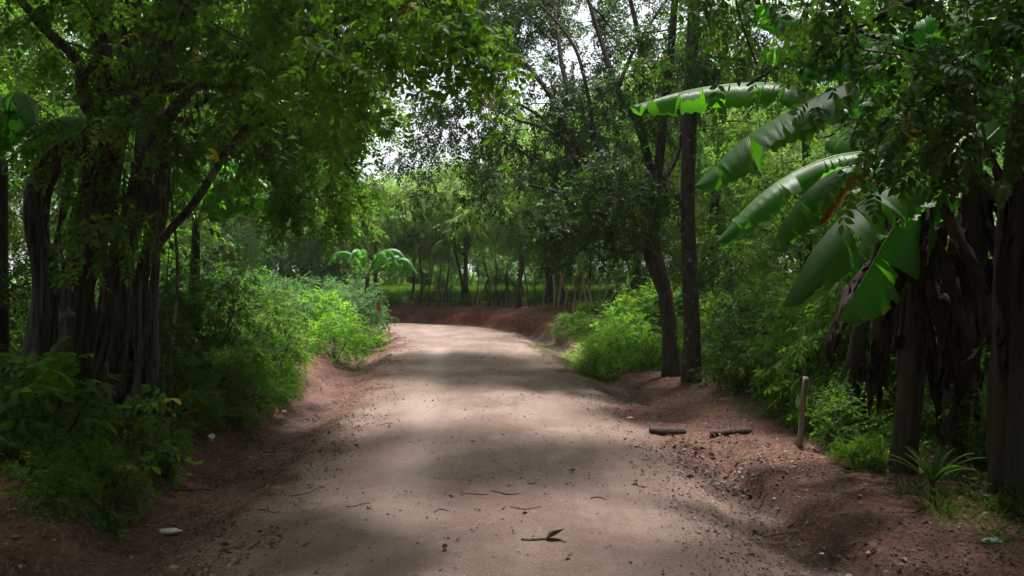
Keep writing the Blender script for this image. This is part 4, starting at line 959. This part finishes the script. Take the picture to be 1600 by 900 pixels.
# ================================================================ LOGS, STONES, LITTER
def log(label, px, py, L, r, ang, seed, name='log', mat='deadwood', bend=.04, cat='log', tap=.7):
    c = G(px, py); g = np.random.default_rng(seed); d = V3(math.cos(ang), math.sin(ang), 0); sd = V3(-d[1], d[0], 0)
    pts = []
    for t in np.linspace(-.5, .5, 7):
        p = c + d * L * t + sd * bend * math.sin(t * 5 + seed) ; pts.append(V3(p[0], p[1], hz(p[0], p[1]) + r * .85) - c)
    pts = np.array(pts); pts[:, 2] = pts[:, 2] * .4 + (np.linspace(pts[0, 2], pts[-1, 2], 7)) * .6
    mb = MB(); tube(mb, catmull(pts, 4), [r, r * 1.1, r * .9, r * tap], 10, .22, seed=seed)
    o = mb.build(name, M[mat]); o.location = tuple(c); return tag(o, label, cat)
log('short rotten log lying in the right ditch, left of the longer log', 1043, 680, .37, .034, .03, 3, bend=.02)
log('dark log lying on the right verge in front of the hedge', 1142, 679, .40, .034, -.2, 4, bend=.015)
log('pale flat log half buried at the foot of the banana clump', 1378, 733, .42, .03, -.45, 5, mat='deadwood', bend=.02)
TG = 'twigs fallen on the road'
tw = [(790, 773, .22, -.05), (822, 794, .21, .05), (835, 755, .16, .7), (742, 773, .2, .2), (605, 663, .14, 0), (850, 845, .27, -.2), (1330, 858, .2, -.9), (1205, 765, .3, .5), (1215, 740, .25, .2), (1165, 735, .25, -.3), (1140, 745, .22, .5), (690, 800, .1, .2), (560, 790, .18, .4), (1000, 760, .12, .1), (935, 780, .12, 0),
      (480, 770, .25, .6), (440, 700, .35, .3), (420, 800, .15, .2), (1060, 690, .25, .15), (1100, 725, .2, -.2), (300, 770, .3, .5), (360, 860, .18, 1.0), (1260, 790, .3, .5), (1000, 700, .1, .5)]
for k, (px, py, L, a) in enumerate(sorted(tw)):
    o = log('Thin fallen twig on the road or its ditches, %s of them counting from the left' % ORD[k], px, py, L, .0035 if L < .26 else .006, a, 20 + k, 'twig', bend=.03, cat='twig', tap=.4); o['group'] = TG
for k, (px, py, L) in enumerate(sorted([(853, 843, .13), (822, 797, .07), (610, 664, .09), (996, 752, .08), (899, 735, .07), (1003, 740, .06), (692, 862, .06), (560, 700, .07), (1145, 775, .1), (1085, 745, .09), (360, 852, .08), (1330, 735, .09), (1395, 700, .08), (742, 690, .05)])):
    c = G(px, py, .012); gl = np.random.default_rng(300 + k); Vv, Ff = leaf_hi(L, .3, .22, -.15); a = gl.uniform(0, 6.28)
    Vv, Ff = place((Vv, Ff), (0, 0, 0), a, gl.uniform(-.3, .1), gl.uniform(-.5, .5)); mb = MB(); mb.add(Vv, Ff, gl.random()); o = mb.build('fallen_leaf', M['dead'], smooth_sh=False); o.location = tuple(c)
    tag(o, 'curled dry fallen leaf on the road or verge, %s of them counting from the left' % ORD[k], 'leaf', 'larger dry leaves fallen on the road and verge')
def blob(label, name, cat, p, r, mat, seed, sq=(1, 1, .7), lump=.25):
    g = np.random.default_rng(seed); n, m = 12, 8
    th = np.linspace(0, 2 * PI, n, endpoint=False); ph = np.linspace(.12, PI - .12, m)
    TH, PH = np.meshgrid(th, ph); k = g.normal(0, 1, (4, 3)); D = np.stack([np.sin(PH) * np.cos(TH), np.sin(PH) * np.sin(TH), np.cos(PH)], -1)
    R_ = 1 + lump * sum(np.sin(D @ k[i] * 2.2 + i) for i in range(4)) / 2.4
    V = D * R_[..., None] * r * np.array(sq); ix = np.arange(n * m).reshape(m, n); a = ix[:-1]; b_ = ix[1:]
    mb = MB(); mb.add(V.reshape(-1, 3), [np.stack([a, b_, np.roll(b_, -1, 1), np.roll(a, -1, 1)], -1).reshape(-1, 4)])
    V2 = V.reshape(-1, 3); mb.add(np.vstack([V2[:n], V2[:n].mean(0)]), [np.array([(i, (i + 1) % n, n) for i in range(n)])]); 
    o = mb.build(name, M[mat]); o.location = (p[0], p[1], p[2] + r * sq[2] * .5); return tag(o, label, cat)
blob('round white stone at the edge of the left undergrowth', 'stone', 'stone', G(443, 646), .035, 'stone', 1)
blob('flat grey stone lying in the wet left ditch', 'stone', 'stone', G(262, 833), .05, 'stone', 2, (1.6, .7, .35))
blob('small pale stone in the right ditch near the banana shade', 'stone', 'stone', G(1210, 783), .012, 'stone', 3)
blob('crumpled scrap of pale teal plastic in the lower right corner', 'plastic_scrap', 'litter', G(1551, 848), .05, 'plastic_teal', 4, (1.2, .5, .45), .4)
blob('crumpled white scrap on the right road edge before the rotten log', 'plastic_scrap', 'litter', G(984, 654), .025, 'plastic_white', 5, (1.5, .7, .5), .4)
blob('tiny crumpled scrap of blue-white plastic in the right ditch, bottom of the photo', 'plastic_scrap', 'litter', G(1285, 867), .014, 'plastic_white', 6, (1, 1, .5), .4)
# discarded white cup under the left bushes
c = G(330, 698); mb = MB(); th = np.linspace(0, 2 * PI, 18, endpoint=False)
prof = [(.0, .0), (.020, 0), (.024, .03), (.028, .062), (.0295, .064), (.0265, .062), (.022, .03), (.018, .004), (0, .004)]
Vp = np.array([[(r * math.cos(t), r * math.sin(t), z) for t in th] for r, z in prof]); ix = np.arange(18 * len(prof)).reshape(len(prof), 18)
mb.add(Vp.reshape(-1, 3), np.stack([ix[:-1], np.roll(ix[:-1], -1, 1), np.roll(ix[1:], -1, 1), ix[1:]], -1).reshape(-1, 4)); o = mb.build('plastic_cup', M['plastic_white'])
o.location = (c[0], c[1], c[2] + .05); o.rotation_euler = (.5, .35, 0); tag(o, 'discarded white plastic cup lying against the left undergrowth', 'cup')

# ================================================================ GROUND COVER
def scatter_on(n, xr, yr, g, dens):
    X = []; 
    while sum(len(a) for a in X) < n:
        k = 4000; x = g.uniform(*xr, k); y = yr[0] * (yr[1] / yr[0]) ** g.random(k); u = road_u(x, y); m = g.random(k) < dens(x, y, u)
        X.append(np.stack([x[m], y[m], u[m]], -1))
    return np.concatenate(X)[:n]
SPR['flat1'] = leaf_hi(1, .3, .15, .1); SPR['stick'] = join([rib((-.5, 0, 0), (0, .05, .02), .016), rib((0, .05, .02), (.5, 0, 0), .012)]); M['deadwood_l'] = M['deadwood']
SPR['chip'] = leaf_lo(1, .18, .2, .05)
def lit(name, n, spr, size, mat, dens, seed, up=.35, yr=(3.2, 24), xr=(-6, 6), dz=.006):
    g = np.random.default_rng(seed); q = scatter_on(n, xr, yr, g, dens)
    pos = np.stack([q[:, 0], q[:, 1], height(q[:, 0], q[:, 1]) + dz], -1)
    d = norm(g.normal(0, 1, (n, 3)) * V3(1, 1, up * .6)); nn = norm(V3(0, 0, 1) + g.normal(0, up, (n, 3)))
    mb = MB(); scatter(mb, spr, pos, d, nn, g.uniform(.4, 1.2, n) ** 1.3 * size, g)
    o = mb.build(name, M[mat], smooth_sh=False); tag(o, kind='stuff'); return o
edge_d = lambda x, y, u: (.25 + 1.6 * smooth(0, .35, fbm(x * 1.7, y * 1.7, 3))) * np.where(np.abs(u) < 1.3, .05, 1.0) * np.where(np.abs(u) > 4, .3, 1)
lit('leaf_litter', 13000, 'flat1', .04, 'litter', edge_d, 1, .4)
lit('bark_chips', 22000, 'chip', .024, 'litter', lambda x, y, u: np.where(np.abs(u) < 1.1, .12, 1.0) * np.where(np.abs(u) > 2.6, .4, 1) * (.35 + 1.4 * smooth(0, .35, fbm(x * 2.3 + 9, y * 2.3, 3))), 2, .3, yr=(3.2, 14))
lit('ditch_litter', 420, 'flat1', .05, 'litter', lambda x, y, u: np.exp(-((u - 1.98) / .26) ** 2) * smooth(-.2, .3, fbm(x * 1.1, y * 1.1 + 4, 2) + .1), 31, .6, yr=(4, 9), xr=(.8, 3), dz=.008)
lit('ditch_sticks', 260, 'stick', .22, 'deadwood_l', lambda x, y, u: np.exp(-((u - 1.98) / .2) ** 2) + .6 * np.exp(-((u + 2.2) / .4) ** 2), 32, .25, yr=(3.8, 12), xr=(-4, 3), dz=.012)
# clods and pebbles
ico = np.array([(0, 0, 1), (.9, 0, .3), (.28, .85, .3), (-.72, .53, .3), (-.72, -.53, .3), (.28, -.85, .3), (.5, .4, -.5), (-.3, .6, -.5), (-.5, -.3, -.5), (.3, -.6, -.5)]) * V3(.5, .5, .35)
icf = [np.array([(0, 1, 2), (0, 2, 3), (0, 3, 4), (0, 4, 5), (0, 5, 1), (1, 6, 2), (2, 7, 3), (3, 8, 4), (4, 9, 5), (5, 9, 1), (6, 7, 2), (7, 8, 3), (8, 9, 4), (9, 6, 1)])]
SPR['clod'] = (ico, icf)
M['clod'] = ramp_mat('clod', (.10, .055, .04), (.26, .17, .13), (30, 30, 30), bump=.5, dist=.004)
M['pebble'] = ramp_mat('pebble', (.30, .22, .18), (.46, .38, .32), (30, 30, 30), bump=.3, dist=.004)
lit('dirt_clods', 9000, 'clod', .02, 'clod', lambda x, y, u: np.where(np.abs(u) < 1.2, .06, 1.0) * (.3 + 1.5 * smooth(-.05, .35, fbm(x * 2.1 + 30, y * 1.2, 3))), 3, .3, yr=(3.2, 16))
lit('pebble_gravel', 9000, 'clod', .009, 'pebble', lambda x, y, u: np.where(np.abs(u) < 2, 1, .2), 4, .3, yr=(3.2, 14), xr=(-3, 3), dz=.001)
# grass and low ground cover
bl = [(np.array([(-.006, 0, 0), (.006, 0, 0), (.012, .0, .45), (.004, 0, .47), (.03, 0, .85), (.07, 0, 1.0)]) * V3(1, 1, 1), [np.array([(0, 1, 2, 3)]), np.array([(3, 2, 4), (3, 4, 5)])])]
def tuft():
    ps = []; g = np.random.default_rng(4)
    for k in range(9):
        V = bl[0][0].copy(); V[:, 0] *= 1.0; a = g.uniform(0, 6.28); s = g.uniform(.5, 1.1); ln = g.uniform(.1, .7)
        V = np.stack([V[:, 0] + ln * V[:, 2] ** 2 * .8, V[:, 1], V[:, 2] * (1 - .3 * ln)], -1) * s
        ca, sa = math.cos(a), math.sin(a); V = np.stack([V[:, 0] * ca - V[:, 1] * sa + g.normal(0, .03), V[:, 0] * sa + V[:, 1] * ca + g.normal(0, .03), V[:, 2]], -1); ps.append((V, bl[0][1]))
    return join(ps)
SPR['tuft'] = tuft()
def grass(name, n, size, mat, dens, seed, xr, yr, w=1.0):
    g = np.random.default_rng(seed); q = scatter_on(n, xr, yr, g, dens); pos = np.stack([q[:, 0], q[:, 1], height(q[:, 0], q[:, 1]) - .004], -1)
    a = g.uniform(0, 6.28, n); d = np.stack([np.cos(a), np.sin(a), 0 * a], -1); nn = norm(V3(0, 0, 1) + g.normal(0, .12, (n, 3))); mb = MB()
    scatter(mb, 'tuft', pos, d, nn, g.uniform(.5, 1.2, n) * size, g); o = mb.build(name, M[mat], smooth_sh=False); tag(o, kind='stuff')
pn = lambda x, y, s=0: fbm(x * 1.1 + s, y * 1.1, 3)
grass('undergrowth', 5000, .24, 'grass', lambda x, y, u: (u < -2.95) * (smooth(-.15, .25, pn(x, y)) * .9 + .1) * np.where(u < -3.3, 1, .4), 5, (-9, -2), (3.5, 22))
grass('grass', 3800, .16, 'grass', lambda x, y, u: (u > 2.75) * smooth(-.12, .2, pn(x, y, 7)) * np.where(y < 10, 1, .5), 6, (1.5, 8), (4, 15))
grass('verge_grass', 3000, .07, 'grass', lambda x, y, u: (((u < -1.6) & (u > -2.6) & (y > 13)) | ((u > 1.25) & (u < 2.4) & (y > 13))) * smooth(.0, .3, pn(x * 2, y, 3)) * 1.0, 7, (-5, 3), (13, 23))
grass('bank_grass', 2500, .2, 'grass', lambda x, y, u: ((u > 2.4) & (y < 17) & (y > 12)) * 1.0, 8, (1.2, 4.5), (12, 17))
grass('pasture_grass', 16000, .45, 'grass', lambda x, y, u: (u > 4.2) * (y > 26) * 1.0, 9, (-14, 16), (26.3, 46))
def low_leaves(name, n, mat, dens, seed, xr, yr, sc=1.0, h=.15, spr='tiny'):
    g = np.random.default_rng(seed); q = scatter_on(n, xr, yr, g, dens); pos = np.stack([q[:, 0], q[:, 1], height(q[:, 0], q[:, 1]) + g.random(n) * h], -1)
    d = norm(g.normal(0, 1, (n, 3)) * V3(1, 1, .5) + V3(0, 0, .5)); nn = norm(V3(0, 0, 1) + g.normal(0, .4, (n, 3))); mb = MB()
    scatter(mb, spr, pos, d, nn, g.uniform(.5, 1.1, n) * sc, g); o = mb.build(name, M[mat], smooth_sh=False); tag(o, kind='stuff')
low_leaves('ground_ivy', 6000, 'leaf_mid', lambda x, y, u: (u < -2.75) * (smooth(-.1, .2, pn(x, y, 11)) * .8 + .1) * np.where(u < -3.2, 1, .45), 15, (-8, -2), (3.6, 20), .8, .22)
low_leaves('clover_cover', 2600, 'leaf_lime', lambda x, y, u: ((u > 1.95) & (u < 4.2) & (y > 12) & (y < 15.8)) * 1.0, 16, (.8, 4.2), (12, 16), .75, .14)
low_leaves('right_ground_ivy', 2500, 'leaf_dark', lambda x, y, u: (u > 3.2) * smooth(-.05, .25, pn(x, y, 5)), 17, (2, 8), (4, 14), .8, .15)

# ================================================================ HUMID AIR
hm, N, L = nodes_mat('humid_air'); ho = N.new('ShaderNodeOutputMaterial'); hv = N.new('ShaderNodeVolumePrincipled')
hv.inputs['Color'].default_value = (.93, .96, .92, 1); hv.inputs['Density'].default_value = HAZE; hv.inputs['Anisotropy'].default_value = .3
L.new(hv.outputs[0], ho.inputs['Volume'])
hb = np.array([(x, y, z) for x in (-1300, 1300) for y in (-700, 1600) for z in (-1.5, 19)], float)
o = mesh_obj('haze', hb, [np.array([(0, 1, 3, 2), (4, 6, 7, 5), (0, 4, 5, 1), (2, 3, 7, 6), (0, 2, 6, 4), (1, 5, 7, 3)])], hm); tag(o, kind='stuff')
cy.volume_bounces = 0; cy.volume_step_rate = 4
